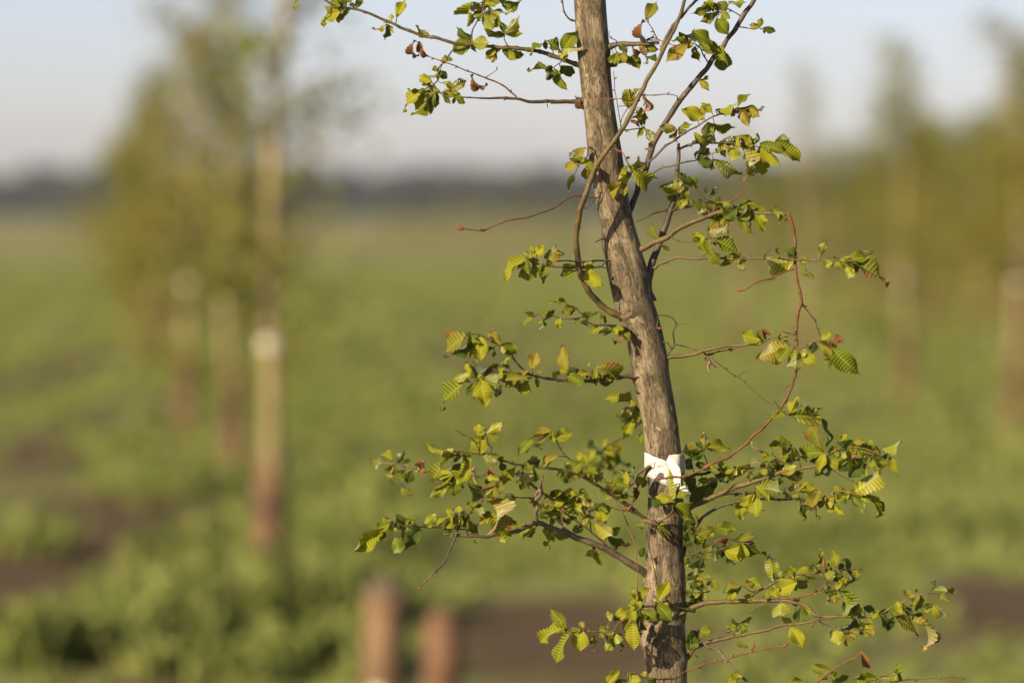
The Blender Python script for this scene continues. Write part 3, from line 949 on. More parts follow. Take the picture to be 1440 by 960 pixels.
# half-dead twig below it
b = br('1', '1440,490 1350,490 1260,490 1190,490 1140,480 1100,475 1000,472 860,470 800,445 770,432', 3.4, .7, 0.0, -0.06, 'brown')
b.twig('1', '1115,465 1050,410 980,380 900,350 800,310 700,275 670,245 645,205 630,195', 1.4, .5, -.02, 'red').twig('1', '970,372 1030,335', .7, .5, -.005, 'brown').twig('1', '1262,480 1270,520', 1.0, .8, -.005, 'brown')
b.leaves('1', '905 360 912 432 20 b|650 200 658 255 32 b|630 197 592 252 24 b|1418 470 1426 527 20 b|1412 480 1408 460 14 b|655 230 668 268 20 b|740 355 690 375 14 h')

# short dead spur
b = br('2', '105,100 75,95 50,60 35,0 28,-40', 1.5, .8, -.005, -.02, 'brown')
b.leaves('2', '38 20 30 -2 10 B')

# stub on the right with a thin reddish shoot
b = br('2', '225,245 300,215 360,214 430,212 505,208', 4.8, 2.6, -0.005, -0.03, 'brown')
b.twig('2', '440,192 520,200 570,220 590,262', 1.1, .6, -.02, 'red').twig('2', '500,195 470,140 440,95', .9, .6, -.01, 'red').twig('2', '300,200 265,180 264,148', .8, .5, -.01, 'brown').twig('2', '430,205 470,185 510,195', 1.6, .9, -.01, 'red')
b.leaves('2', '440 92 488 18 56 h|432 100 383 162 22 b|430 215 430 277 24 b|300 250 288 312 40|340 250 330 302 40|380 265 402 322 50 d|410 240 482 235 42|440 270 478 310 18 k|350 250 298 302 36|285 265 280 345 22 k|590 262 590 292 14 B|575 215 580 240 14 B|330 255 380 300 36 d')

# dark straight limb rising behind the trunk
b = br('2', '3:890,260 3:920,170 3:950,85 400,900 440,820 475,700 530,600 600,490 700,370 790,250 870,140 960,0 1020,-110', 5.0, 3.4, 0.03, 0.02, 'dark')
b.twig('2', '735,295 715,265 700,230 660,205 600,200', 1.2, .7, -.03).twig('2', '455,780 520,720 600,660 700,600 770,560 850,535 890,530', 1.9, .9, -.04, 'brown').twig('2', '455,838 520,810 600,790 690,770 780,735 810,715', 1.4, .8, -.05, 'olive')
b.twig('2', '890,75 830,40 790,20 720,20', 1.1, .7, -.02, 'brown').twig('2', '890,130 940,138 985,134', .9, .7, 0).twig('2', '590,480 592,462', .9, .6, -.01, 'brown').twig('2', '690,390 705,380', 1.0, .8, -.02)
b.leaves('2', '''600 155 668 202 26 k|665 148 742 197 62|640 215 543 290 66|700 210 792 250 62|710 240 832 292 42|650 210 590 220 26|680 225 690 297 30|670 250 665 282 20 k|660 190 640 230 40|700 220 740 200 40 h|800 240 822 337 80 d|703 385 735 432 36 h
|590 625 513 610 42 d|595 620 657 605 30|600 640 640 635 22|720 572 623 532 66|690 580 722 560 20 h|760 545 713 503 36|775 530 872 515 30|740 590 862 622 36 d|770 590 765 642 26 d|850 540 895 525 30
|880 520 992 542 46|905 530 932 607 46 h|895 540 900 572 30 k|940 520 982 562 40|870 535 850 560 26 d|695 747 752 807 52 d|765 768 855 842 56 h
|830 40 700 28 36|790 50 718 107 42|780 90 822 152 62|800 60 842 92 42|740 20 688 70 32 d|790 10 832 42 42|840 15 912 3 30|750 70 745 112 32|770 30 700 60 36|720 10 760 40 40
|990 132 940 122 32 h|990 132 995 88 30 d|1005 135 1062 147 30 k|1008 140 1014 162 14 k''')

# heavy dark limb that forks beside the trunk
b = br('4', '3:1000,620 110,530 130,430 165,340 195,250 218,190 235,120 2:595,790 2:600,690', 6.4, 2.4, 0.0, 0.03, 'dark')
b.twig('2', '598,725 640,700 700,688 790,690 880,690 940,700 1000,710 1055,702', 2.1, .7, -.04).twig('4', '220,185 130,210 50,247', 1.0, .7, -.03, 'brown').twig('4', '225,190 310,175', 2.2, 1.2, -.02).twig('2', '690,688 665,680', 1.2, .8, 0)
b.leaves('2', '''760 640 700 650 30 d|770 650 712 682 34|745 690 665 750 36 k|790 700 872 682 60 h|790 712 785 738 30|860 702 865 767 62|890 655 957 692 46|890 700 987 802 36 h|990 700 1010 838 84 d|1000 700 1067 792 52
|1058 690 1182 752 64|940 770 935 812 30 k|920 740 915 767 18 d|950 690 920 650 30|800 690 830 720 40|960 700 950 740 30 h''')
b.twig('4', '145,468 155,455 200,435 255,418 330,425 420,422 570,425 700,418 760,420 830,430 920,430 980,430 1040,430 1085,422', 2.4, 1.0, -.09, 'olive').twig('4', '665,412 705,370 732,376', .9, .6, -.01, 'dark').twig('4', '255,420 252,408', 2.0, 1.4, 0, 'dark')
b.leaves('4', '''525 400 468 452 46 d|542 400 560 416 22 b|550 432 572 482 46|820 430 720 466 76|780 405 828 395 42 k|740 405 728 372 20 k|840 440 902 508 22 h|935 415 957 348 36 d|1000 440 962 457 36|1010 435 1037 467 36|1060 430 1152 413 46
|1078 442 1232 476 56|1060 450 1097 517 42|1030 430 1072 462 32|1090 452 1132 484 36 d|985 432 1005 420 20|1050 440 1080 415 26 d''')

# the curling shoot that springs from the old cut and crosses the trunk
b = br('3', '915,722 880,708 820,682 770,645 720,590 685,530 665,460 655,380 655,280 675,180 705,95 2:180,850 2:220,770 2:280,690 2:340,600 2:400,480 2:440,400 2:490,310 2:540,210 2:580,140 2:605,80 2:625,10 2:650,-100', 5.2, 2.6, -0.010, -0.085, 'olive', bow=-0.026)
b.twig('2', '515,255 545,165 600,92 680,5 740,-60', 2.8, 2.2, .02, 'brown')
b.twig('2', '425,462 575,457 592,490', .9, .6, .01, 'red').twig('2', '405,470 290,478 200,474 130,470 112,470', .8, .5, .030, 'red').twig('2', '320,620 312,560 300,500 290,440 284,340', .8, .5, .012)
b.twig('2', '315,608 340,540 372,500', .8, .6, .01, 'dark').twig('2', '340,626 415,620', 1.0, .7, .01, 'red').twig('2', '310,515 355,508', .7, .5, 0, 'brown')
b.leaves('3', '668 467 573 492 62|690 458 738 470 36 d|685 482 767 547 70|680 465 705 445 30 k')
b.leaves('2', '360 430 355 507 60|415 520 432 602 46 d|395 545 467 540 20 b|430 478 443 512 20 b|425 612 487 682 28 h|408 608 373 597 16 b|410 530 395 550 20 b|380 480 400 430 20')
b.leaves('3', '675 275 660 270 8 B|700 555 720 545 10 B')

# leaf tuft on the left edge of the trunk
b = br('2', '185,720 160,712 155,760 115,800 90,850', 1.2, .6, -0.018, -0.06, 'brown')
b.leaves('2', '150 712 73 777 56 h|155 765 98 782 30 k|110 790 50 812 46|170 800 142 862 46|95 840 65 912 28 d|130 790 175 780 34 d|155 770 178 830 36')
# leaf tuft in front of the trunk
b = br('2', '285,860 330,880 370,835 440,800', 1.3, .7, -0.022, -0.05, 'olive')
b.leaves('2', '340 805 427 788 50|375 815 450 887 76|370 832 313 872 56|335 885 258 932 66|350 850 320 815 40|400 800 440 800 30 d')
b.leaves('2', '330 738 285 716 10 B|340 765 365 758 14 B|290 860 310 845 10 B')
# red whip to the left
b = br('3', '770,125 745,130 690,125 640,120 590,150 540,180 450,215 370,232 310,243 210,285 112,283', 1.3, .8, -0.02, -0.09, 'red')
b.twig('3', '690,182 735,150 745,135', .8, .5, .01, 'brown')
b.leaves('3', '115 283 66 268 22 B|225 283 182 290 15 B|318 242 296 236 10 B|536 175 550 186 12 B')
# twig with leaf bunch, left
b = br('3', '830,432 800,433 700,438 600,435 555,436', 1.5, .9, -0.01, -0.07, 'brown')
b.twig('3', '795,432 770,460 740,466 660,470 580,465 500,457 440,440', 1.4, .7, -.04, 'brown').twig('3', '770,462 785,470 800,470', .9, .6, .01, 'dark')
b.leaves('3', '412 415 308 512 46|440 420 373 462 32|492 450 386 514 76|450 402 502 368 50|500 420 578 383 58 h|545 388 545 442 50 h|490 470 490 512 26 h|470 430 420 445 40|510 430 530 460 36 d|460 410 430 400 26')
b = br('3', '800,322 775,331 745,346', 1.2, .7, -0.012, -.03, 'dark')
# small leafy twig beside the cut
b = br('3', '900,770 880,755 830,745 740,742 705,725', 1.8, 1.0, -0.02, -0.06, 'dark')
b.twig('3', '790,745 770,682 690,705 590,715 540,700 510,690 440,700', 1.0, .5, -.02, 'brown').twig('3', '690,705 665,675 640,655', .8, .5, -.01, 'brown').twig('3', '860,765 868,800', .6, .4, -.01, 'brown')
b.leaves('3', '''770 690 797 732 30 d|750 690 678 716 28|602 636 528 641 14|642 655 588 682 40 h|575 705 565 757 36|545 665 508 722 24 k|450 700 390 740 30|490 715 497 762 15 d|665 715 638 732 20|520 690 480 690 22
|770 750 723 777 42|800 750 763 787 32|830 755 790 792 26|850 762 907 802 36|840 750 882 767 30|860 790 865 832 15 b|835 757 850 792 26|515 683 530 678 12 b|880 770 900 800 26''')

# leafy branch, middle left
b = br('5', '1350,305 1290,305 1200,325 1080,330 1000,325 930,315 850,300 820,295 760,290 700,285 640,290 590,315', 3.0, 1.0, 0.0, -0.1, 'brown')
b.twig('5', '835,295 790,255 740,195 700,165 640,125 580,100 560,100', 1.6, .9, -.03).twig('5', '850,300 910,285', .7, .5, -.01, 'brown').twig('5', '665,168 620,190 595,215', .7, .5, -.01, 'dark').twig('5', '700,285 660,260 600,262', .8, .5, -.01, 'brown')
b.leaves('5', '''560 100 402 163 68|570 118 487 202 46 k|600 112 600 210 70|700 145 642 95 50 h|700 157 778 188 58 d|665 170 618 192 18 k|670 180 665 212 18 d|600 212 568 242 12 h|555 110 520 190 30
|690 252 548 272 32 k|700 250 737 213 22|745 262 700 243 24 k|560 295 478 322 40|548 325 392 407 52|600 322 622 432 85|620 310 707 342 70|690 342 685 407 42 k|580 330 540 382 36 k|700 322 812 312 55 h|728 340 840 402 46|660 268 690 312 26 b|770 330 802 352 30 h
|640 300 560 300 40|650 320 640 380 40 d|850 272 872 193 54 h|870 290 907 284 14 h|870 310 882 357 22 d|850 310 818 327 20|1020 282 985 168 50|1000 287 968 290 20 h|1015 297 1098 337 55|1130 257 1118 238 14|1150 272 1272 277 64|1165 300 1240 337 58 k|1130 300 1115 317 34 h|1190 292 1170 316 30
|1200 310 1258 268 44|1060 300 1115 285 30|790 300 830 275 26 h''')

# branch that reaches back behind the trunk, out of focus
b = br('5', '1400,500 1360,535 1330,570 1270,610 1200,650 1150,700 1100,740 1020,790', 1.8, 1.4, 0.05, 0.42, 'brown', bow=0.16)
b.leaves('5', '''1330 420 1212 398 50|1322 420 1345 450 34 h|1350 455 1278 492 46 h|1345 505 1288 592 55|1380 575 1370 625 46|1345 540 1375 470 40 h|1330 410 1300 390 40|1190 670 1106 618 30 k|1170 660 1125 682 50|1200 660 1292 650 70|1210 680 1325 712 32 k|1200 690 1284 752 32 k|1190 690 1200 752 36 k
|1160 700 1120 690 46|1240 640 1280 690 50 d|1130 720 1180 770 60|1110 740 1160 780 50|1090 740 1040 790 60 d|1100 730 1060 700 40|1060 770 1010 720 50 k|1120 750 1100 800 50|1040 780 1000 820 44 d''')

# low limb on the left with its spur
b = br('7', '1425,790 1330,730 1200,655 1060,600 960,560 870,530 790,565 700,585 590,595 500,590 425,588', 5.6, 1.9, 0.0, -0.11, 'grey')
b.twig('7', '872,540 870,480 862,420 878,380 905,310', 3.4, 1.6, -.02, 'grey').twig('7', '870,420 895,395 885,370', 4.0, 3.0, -.01, 'grey')
b.twig('7', '540,590 525,530 497,555 490,575 460,650 430,715 390,760 340,810 298,852', 1.9, 1.0, -.03, 'dark').twig('7', '560,585 540,565 440,555 330,552 270,550 230,545 180,525', 1.2, .6, -.04)
b.twig('7', '530,520 570,450 610,430 640,430', 1.3, .8, -.02, 'brown').twig('7', '590,590 590,540 620,485 650,480', 1.3, .7, -.02, 'dark').twig('7', '610,432 620,400 610,370', 1.0, .6, -.01, 'brown').twig('7', '525,520 480,500 455,485', .8, .5, -.01, 'brown')
b.leaves('7', '''165 532 98 562 46|140 560 36 634 76|262 520 175 592 75|190 598 216 674 56|310 560 238 642 56 k|330 542 388 493 40|250 545 270 512 30|205 540 130 525 34|510 490 448 552 50|500 482 495 453 36|482 500 383 527 20|545 500 480 570 40|570 460 622 482 36|560 455 587 423 30
|545 520 577 582 46 d|430 577 477 587 26|600 500 640 478 30|640 422 764 512 46|640 488 738 578 84|640 500 603 532 26 d|540 340 622 402 58 k|690 330 628 418 70 h|700 328 692 382 36 h|575 600 582 630 16 h|862 560 773 577 65|905 565 952 602 46 d|920 600 937 655 28
|1037 596 963 590 38|1165 655 1180 732 34|1060 560 1086 575 34 k|1215 590 1294 652 50 d|1270 640 1322 626 16 h|530 480 470 470 34|520 510 540 560 30|560 470 540 430 34|700 590 720 625 30|1140 645 1170 690 26 k|620 490 690 560 44 d|600 420 560 400 36 d|680 340 640 400 40
|300 855 318 838 10 B|355 795 375 785 12 B|400 750 415 738 12 B''')
b.leaves('7', '870 420 880 470 30 h|850 430 865 400 16 b|480 495 455 478 10 b|470 500 450 520 26')

# long upper-left branch
b = br('7', '1425,530 1400,518 1340,465 1280,425 1220,385 1150,340 1080,300 1020,285 960,272 870,262 800,255 720,232 650,208 600,200 540,192 480,185', 3.0, .9, 0.0, -0.12, 'olive')
b.twig('7', '1060,245 1010,205 980,160 960,110 942,95', 1.2, .7, -.02, 'dark').twig('7', '600,190 570,132 520,108 480,85', .9, .7, -.02, 'red').twig('7', '640,195 655,170 640,160', 1.2, .8, -.01, 'dark').twig('7', '1020,215 970,205', .8, .5, -.01, 'brown')
b.twig('7', '1255,425 1300,510 1340,620 1355,710 9:608,450 9:600,560', .9, .6, -.035, 'red').twig('7', '1400,515 1360,490 1322,470 1340,430 1345,365', 1.3, .8, -.02, 'red').twig('7', '1320,470 1260,465 1190,437', .9, .6, -.01, 'red').twig('7', '1080,300 1060,260 1090,215', .9, .6, -.02, 'brown')
b.leaves('7', '''600 197 600 112 80|590 112 590 58 40|630 102 702 64 44|620 192 684 242 50|475 182 372 193 28|500 195 357 258 42|515 207 458 277 16 k|560 210 494 338 64|765 265 698 347 60 d|790 280 775 307 20|800 260 872 234 40|860 270 798 337 34|640 205 680 215 30|625 110 600 70 30|480 88 470 80 8 B
|945 87 868 100 26 h|945 97 858 132 38 h|862 125 786 188 44|965 122 1037 108 68|950 122 960 142 20|975 205 903 252 34 h|1100 217 1063 210 40|1095 240 1043 277 60|1100 200 1112 242 50|1320 345 1236 345 60|1150 312 1242 347 26 h|1312 395 1213 417 30 h|1270 282 1344 292 26 k|1340 312 1404 342 40 d
|1380 330 1402 352 40 k|1352 420 1362 370 28 b|1328 448 1308 477 15 B|1330 345 1280 370 36|1200 370 1250 330 34|1240 400 1290 360 34 d|1050 270 1020 240 36|1140 330 1110 300 34 d|1160 320 1180 290 34
|720 235 690 215 30 d|700 240 720 277 36 k|880 258 840 215 56 k|910 262 935 205 40 k|1000 280 1022 335 56 k|1290 420 1260 390 30|1385 540 1363 528 26|1395 650 1370 692 36 k|1140 470 1095 430 46|1190 440 1225 470 30 d''')
b.twig('7', '1420,262 1392,275 1358,300 1338,345 1310,360', 3.6, 1.4, -.03, 'grey')

# thinner branch under it that runs away from the camera
b = br('7', '872,420 880,380 830,330 780,308 690,305 600,302 430,297 340,287 260,265 195,240 140,232 90,242', 1.3, .5, -0.03, 0.24, 'brown', bow=-0.05)
b.twig('7', '865,412 800,408 760,405 705,387', 1.1, .7, .02, 'dark').twig('7', '195,242 185,258 170,270', .6, .4, .01, 'dark').twig('7', '330,287 310,280', .8, .5, 0, 'brown').twig('7', '620,302 640,280 690,275 720,290', .8, .5, -.01, 'brown')
b.leaves('7', '''190 240 72 246 18 h|200 240 232 188 34 d|225 245 262 224 20 d|190 255 158 327 26|240 268 215 302 26 d|235 285 215 392 28|270 280 250 342 48 k|290 290 312 268 30|310 282 352 230 50 b|470 300 378 357 50|450 340 373 408 50|480 320 480 402 54 d|470 292 562 312 40|575 258 560 297 30 b|640 265 662 302 34 b|640 310 635 347 30 k
|735 390 745 442 50 k|820 312 800 372 40 k|760 310 745 270 36 d|790 310 820 280 36 k|560 305 600 330 36|850 350 830 300 40 d|540 300 520 330 40|430 300 460 330 44 d''')
# rusty shoot slanting down from the spur
b = br('7', '880,375 905,388 960,435 1010,480 1060,520 1130,570 1200,628 1215,650', 1.4, 1.3, -0.04, -0.02, 'red')
b.twig('7', '800,315 860,350 892,380', 1.0, .7, .02, 'red').twig('7', '1135,572 1130,500 1150,450 1190,435', 1.0, .6, -.03, 'brown').twig('7', '890,445 930,425', .9, .6, 0, 'dark').twig('7', '1010,480 1000,430 1060,400', .9, .6, .02, 'olive').twig('7', '905,388 895,340 905,300', 1.2, .8, 0, 'olive')
b.leaves('7', '''945 382 1000 422 58 d|1000 382 1088 402 34|1000 402 1062 424 28 h|1080 392 1102 368 26|950 442 1002 428 40|900 472 992 492 26|920 480 898 512 50 k|930 500 948 542 40 d|1010 462 1064 482 30|1000 490 958 522 20 h|1120 482 1093 428 50|1125 482 1152 438 30|1112 382 1122 432 22|1190 448 1190 524 58|1150 530 1234 592 64
|1130 512 1098 542 36|1180 442 1148 462 40 k|960 400 940 380 34 k|980 420 1040 440 34|1030 450 1080 450 28 d|940 460 890 450 36|1040 500 1020 540 24 h|1060 420 1030 380 34|990 440 960 470 34 d|1070 470 1110 490 30|970 510 1010 545 26 b|1080 540 1050 575 30 k|1090 520 1140 500 26 h
|935 410 985 385 30|1080 410 1075 440 22 b|1170 450 1215 480 28|910 460 945 500 34|1095 480 1070 440 30''')

# sprig in front of the trunk under the paper label
b = br('9', '735,250 690,200 740,165 772,130 772,80', 1.9, .8, -0.022, -0.046, 'olive')
b.twig('9', '700,195 640,176 628,178', 4.2, 3.4, .004, 'grey').twig('9', '745,165 765,150 800,140', 1.6, .9, .01, 'brown').twig('9', '700,200 735,230 760,268', 1.0, .6, -.005, 'red')
b.leaves('9', '772 88 745 -80 78|780 75 848 38 20|770 92 878 152 58|752 97 668 84 28 k|700 195 748 247 36|740 255 768 272 12 h|640 206 603 188 26|765 145 790 165 20 b|770 90 750 60 30')

# right-hand side ------------------------------------------------------------
b = br('4', '40,395 70,380 130,350 200,320 270,270 340,240 410,215 470,200 560,200 660,205 760,208 785,205', 5.0, 2.0, -0.005, -0.05, 'olive')
b.twig('4', '782,203 800,250 815,320 815,420 820,500 835,570 845,630 830,700 822,770 826,850 6:825,270 6:800,350 6:765,430 6:700,510 6:610,600 6:500,690 6:390,740 6:290,785 6:160,795', 2.5, 1.7, -0.02, 'red')
b.twig('4', '815,472 770,485 700,520 640,535 570,575', 1.2, .8, -.03, 'red').twig('4', '848,632 880,680 910,720 938,800', 1.1, .7, .01, 'red').twig('4', '822,770 790,785 750,775', 1.1, .6, -.01, 'brown').twig('4', '410,215 380,170 310,175 225,190', 1.3, .9, .03, 'dark')
b.twig('4', '420,210 440,160 520,140 578,98', 1.8, .7, -.02, 'red').twig('4', '235,332 330,345 400,345', .9, .6, -.02, 'brown').twig('4', '395,150 340,90 290,40 260,20', 1.2, .7, -.01, 'brown').twig('4', '250,180 262,120 300,80', 1.0, .7, -.01, 'dark')
b.leaves('4', '''290 82 172 80 64|268 10 264 52 26|292 30 348 77 46 d|246 170 320 128 50|226 120 208 147 40 k|390 118 442 86 20 k|372 182 328 140 50 d|482 182 366 202 70|500 170 470 148 36|482 240 412 262 46|505 200 490 240 60 k|580 160 668 200 50|560 210 577 288 32|592 210 602 267 12 k|618 210 668 284 48 d
|640 215 684 242 30|700 202 752 214 14|165 332 110 266 38|175 360 207 382 22 d|395 297 498 285 40 h|362 340 323 325 26 k|376 308 370 397 40|400 322 542 387 50|420 345 437 357 14 b|340 150 380 210 46|440 190 380 150 50 d|530 180 480 230 54 k|550 180 600 150 44|430 205 520 240 44 k|310 60 250 20 36 k|560 190 620 175 36 h|300 150 260 180 36 d|620 200 580 240 40 k|520 170 560 220 40 d|300 70 330 40 30 h''')
b.leaves('4', '575 575 528 577 14 B|652 535 615 528 12 B|725 520 700 522 10 B|775 235 768 245 8 B|912 715 918 722 8 B')
b.leaves('6', '620 580 600 610 16 B|515 680 492 702 16 B|405 728 380 745 18 B|180 795 145 795 14 B|785 350 770 355 10 B|780 410 757 440 18 B')
b.leaves('6', '772 490 696 468 76|788 490 900 500 70|895 500 866 442 24 k|897 520 917 632 50|915 500 937 542 30|940 515 1000 622 22 k|905 480 935 470 22 d|905 520 890 590 20 k')
b.twig('6', '775,490 840,505 900,508 940,515', 1.0, .6, -.01, 'olive')

b = br('6', '180,270 205,215 270,207 350,190 430,170 520,157 600,152 640,155 690,125 740,118 800,100 825,88', 3.2, 1.1, 0.0, -0.07, 'olive')
b.twig('4', '200,890 230,840 230,780 240,740 215,705 155,695', 1.9, .8, -.02, 'brown').twig('4', '240,745 270,738 307,737', 1.0, .7, -.01, 'brown').twig('4', '215,855 205,835 178,823', 1.2, .8, 0, 'dark')
b.twig('6', '230,150 300,165 360,185 430,230 500,285 560,320 620,380 705,442', 1.3, .6, -.02, 'olive').twig('6', '545,308 575,275 600,300', .7, .4, -.01, 'brown').twig('6', '380,200 440,190 500,175 560,160', 1.0, .8, -.01, 'red').twig('6', '740,118 825,165 880,160 940,130 990,150', 1.2, .7, -.02, 'brown')
b.leaves('6', '''665 132 563 105 60|655 75 686 112 40 b|790 160 648 203 96|820 170 820 275 80|850 190 907 245 58|905 140 910 192 50 d|950 150 987 217 40 h|985 135 1048 150 44 b|995 170 1085 270 88|960 170 1012 212 40 h|780 130 740 110 40|940 130 1000 200 44 d|920 140 960 170 34 h|840 190 870 200 40|680 130 640 90 24 h
|390 200 427 198 15 B|515 172 490 175 14 B|400 220 414 278 40 b|150 73 180 75 12 B|395 215 380 225 14 b''')

b = br('6', '285,950 310,935 370,910 450,875 530,840 610,815 690,790 760,765 840,750 900,738 960,725 b:430,290 b:560,200 b:700,195 b:820,220 b:930,270', 4.6, .9, 0.0, -0.09, 'olive')
b.twig('6', '320,935 420,892 500,872 560,868', 1.6, .8, -.01, 'brown').twig('a', '1130,470 1125,380 1112,310', 1.1, .8, -.01, 'brown').twig('a', '760,580 860,530 940,500', 1.6, .9, .01, 'brown').twig('a', '660,600 640,540 680,480 770,460', 1.1, .7, -.02, 'brown').twig('b', '880,250 940,215', .7, .5, -.01, 'red').twig('a', '920,480 910,385 850,320', .9, .5, -.02, 'olive').twig('a', '520,680 600,700 690,680', 1.0, .7, -.02, 'dark')
b.leaves('a', '''650 600 650 508 54|680 600 690 528 30 d|770 412 653 388 48 h|780 402 862 442 30 k|700 580 862 470 78 d|1050 230 862 322 68|1060 270 922 384 60 h|1050 282 1108 312 50|910 387 662 245 32 h|980 422 1112 370 60 d|1370 322 1128 310 160|860 470 1104 492 88|940 512 1150 560 74 d|930 560 950 624 60 k|1000 452 1064 430 34 h
|690 640 942 682 160|730 640 752 692 60|742 690 690 722 60 h|690 722 700 924 128|600 690 692 862 78 k|560 770 560 918 108|530 700 508 742 42 k|1390 440 1278 534 78 k|1250 402 1372 380 78 k|880 380 840 460 60 d|820 470 760 520 70|900 470 960 420 60|1110 320 1070 380 40 d|780 600 840 560 60 h''')
b.leaves('b', '''450 252 552 188 74|420 322 584 372 100|560 252 617 302 60|640 202 945 262 128|690 152 862 138 40 h|562 152 684 140 50 d|640 192 556 128 40 k|660 252 712 314 58 b|950 215 1134 165 48|880 300 985 432 78 d|940 272 1044 292 32 k|1040 290 1095 434 82|640 320 558 422 118 k|780 330 658 484 118 k|720 300 804 402 100 k|790 402 822 462 30|658 518 692 526 20|430 370 318 472 68 k|270 332 392 310 68 k
|600 300 700 360 80 k|820 260 760 340 70 k|560 260 520 310 60 d|620 180 600 130 50|860 280 900 340 60 k''')
# dark one that leaves the trunk behind the label
b = br('6', '250,815 290,795 330,780 390,770 450,755 530,750 620,748', 3.0, 1.0, 0.01, 0.05, 'dark')
b.twig('a', '235,480 235,405 200,330 185,260', 1.1, .7, -.03, 'dark').twig('a', '190,560 220,570 330,600', 1.0, .6, .01, 'brown')
b.leaves('a', '''165 270 5 292 116|180 312 58 372 78 k|215 262 428 240 98|232 272 312 292 40 k|210 420 128 442 68 k|90 412 28 400 78 k|150 580 246 592 62|260 562 352 592 58 h|330 612 150 722 126 k|200 642 88 784 126 k|250 622 334 642 50 k|160 722 202 742 30|360 502 492 480 78|500 472 628 440 38 h|480 582 642 470 34|350 562 484 545 50 k|560 502 622 480 30
|190 270 130 210 50 k|200 300 150 340 60 k|120 560 40 640 110 k|190 470 330 500 60|420 510 480 560 60|100 470 30 430 70 k|300 520 400 560 50 k|140 640 60 700 100 k''')
# lower twig, right
b = br('8', '-20,400 5,330 30,260 70,200 110,150 180,110 260,88 400,73 460,75 600,70 b:380,680 b:500,665 b:660,645 b:770,662', 3.0, .8, 0.005, -0.07, 'dark')
b.twig('8', '75,205 70,160 60,148', 1.3, .9, -.01).twig('8', '60,215 110,215 152,210', 1.1, .7, -.02, 'brown').twig('b', '650,645 680,640', .8, .5, -.01, 'red')
b.leaves('a', '1050 742 970 680 24 h|1120 722 1056 732 50 h|1282 662 1132 650 88|1320 672 1230 854 128|1150 790 1098 780 40|1130 822 1334 914 60 h|1342 762 1320 844 60 k|1180 740 1130 800 50 h|1380 740 1440 850 80')
b.leaves('b', '682 642 992 456 165|672 652 772 824 88|752 662 944 724 78|920 712 930 876 68 d|650 642 528 588 50 h|622 662 518 724 88|412 672 584 814 84|402 672 512 690 40|610 660 560 590 60 d|760 665 900 690 50|500 670 460 720 50 h')
b.leaves('8', '150 220 78 240 58 d|155 205 253 228 58|110 272 80 292 40|60 215 20 180 50 k|40 250 10 290 50 k|90 230 60 270 44 d')
b = br('8', '-30,350 0,345 95,330 170,320 250,290 330,285', 1.7, .7, 0.005, -0.06, 'dark')
b.leaves('8', '140 300 108 354 50 h|165 300 217 347 44 k|200 322 303 347 78|150 282 212 275 30 b|220 262 287 302 36 k|270 272 342 243 36|280 277 394 322 48 d|50 342 90 412 68 k|60 432 85 358 30|160 320 155 375 14 k|190 300 240 330 50 d|100 300 140 330 44')
# bunch right of the trunk
b = br('9', '820,620 850,600 870,520 888,450 900,410', 1.5, .7, 0.0, -0.03, 'brown')
b.leaves('9', '''880 442 905 358 30|920 352 850 392 58 k|880 462 848 430 50 k|885 457 957 448 26|965 462 992 508 36|880 492 932 502 40 k|900 522 948 532 34|880 552 928 562 36 k|870 572 838 602 50 k|840 302 850 218 50 k|880 252 912 292 40 d|885 470 920 480 30|870 520 840 540 44 k|890 500 860 480 40 k|860 590 880 560 34|875 540 900 580 34 k|850 240 830 180 40 k''')

# big low branch, right
b = br('8', '-70,670 -40,645 0,620 60,590 140,570 240,567 340,563 430,563 520,568 600,590 630,625 680,640 780,640 880,640 950,630 1010,595 1080,560 1150,535 1205,527', 4.6, .8, -0.012, -0.1, 'olive')
b.twig('8', '310,552 380,510 440,475 500,448 560,437 620,430 680,410 740,400', 2.2, 1.0, -.03).twig('8', '470,555 560,545 640,520 690,485 690,465', 1.8, 1.1, -.02, 'red').twig('8', '690,465 684,440 682,405', .9, .8, 0, 'red').twig('8', '690,470 670,450 668,440', .8, .6, 0, 'red')
b.twig('8', '400,572 340,610 300,650 230,710 170,745', 1.1, .7, .02, 'dark').twig('8', '380,512 330,520 290,495 270,490', .9, .5, -.01, 'brown').twig('c', '1190,435 1240,425 1290,418', .9, .6, -.01, 'brown').twig('c', '1235,430 1260,490 1285,525', .9, .5, -.01, 'brown').twig('c', '1020,510 1060,485 1110,465', 1.0, .6, -.01, 'red').twig('8', '690,475 760,520 800,540', 1.0, .5, -.02, 'brown')
b.leaves('8', '''440 472 430 360 60|495 437 618 420 46|550 472 458 517 75|540 472 607 492 55 d|385 502 318 460 48|300 492 332 470 34 h|280 492 203 505 24 h|240 502 235 554 40|420 542 393 530 46|470 572 476 645 80|570 590 565 668 70 k|480 645 527 677 36|520 690 567 772 62|280 672 337 645 30 d|270 682 213 692 30|262 745 307 792 24 h|682 405 680 362 18 B|672 452 664 418 16 B|440 460 480 430 40|500 440 540 400 40|270 705 250 730 22
|550 590 540 560 40 k|460 500 430 530 50|360 560 300 540 30''')
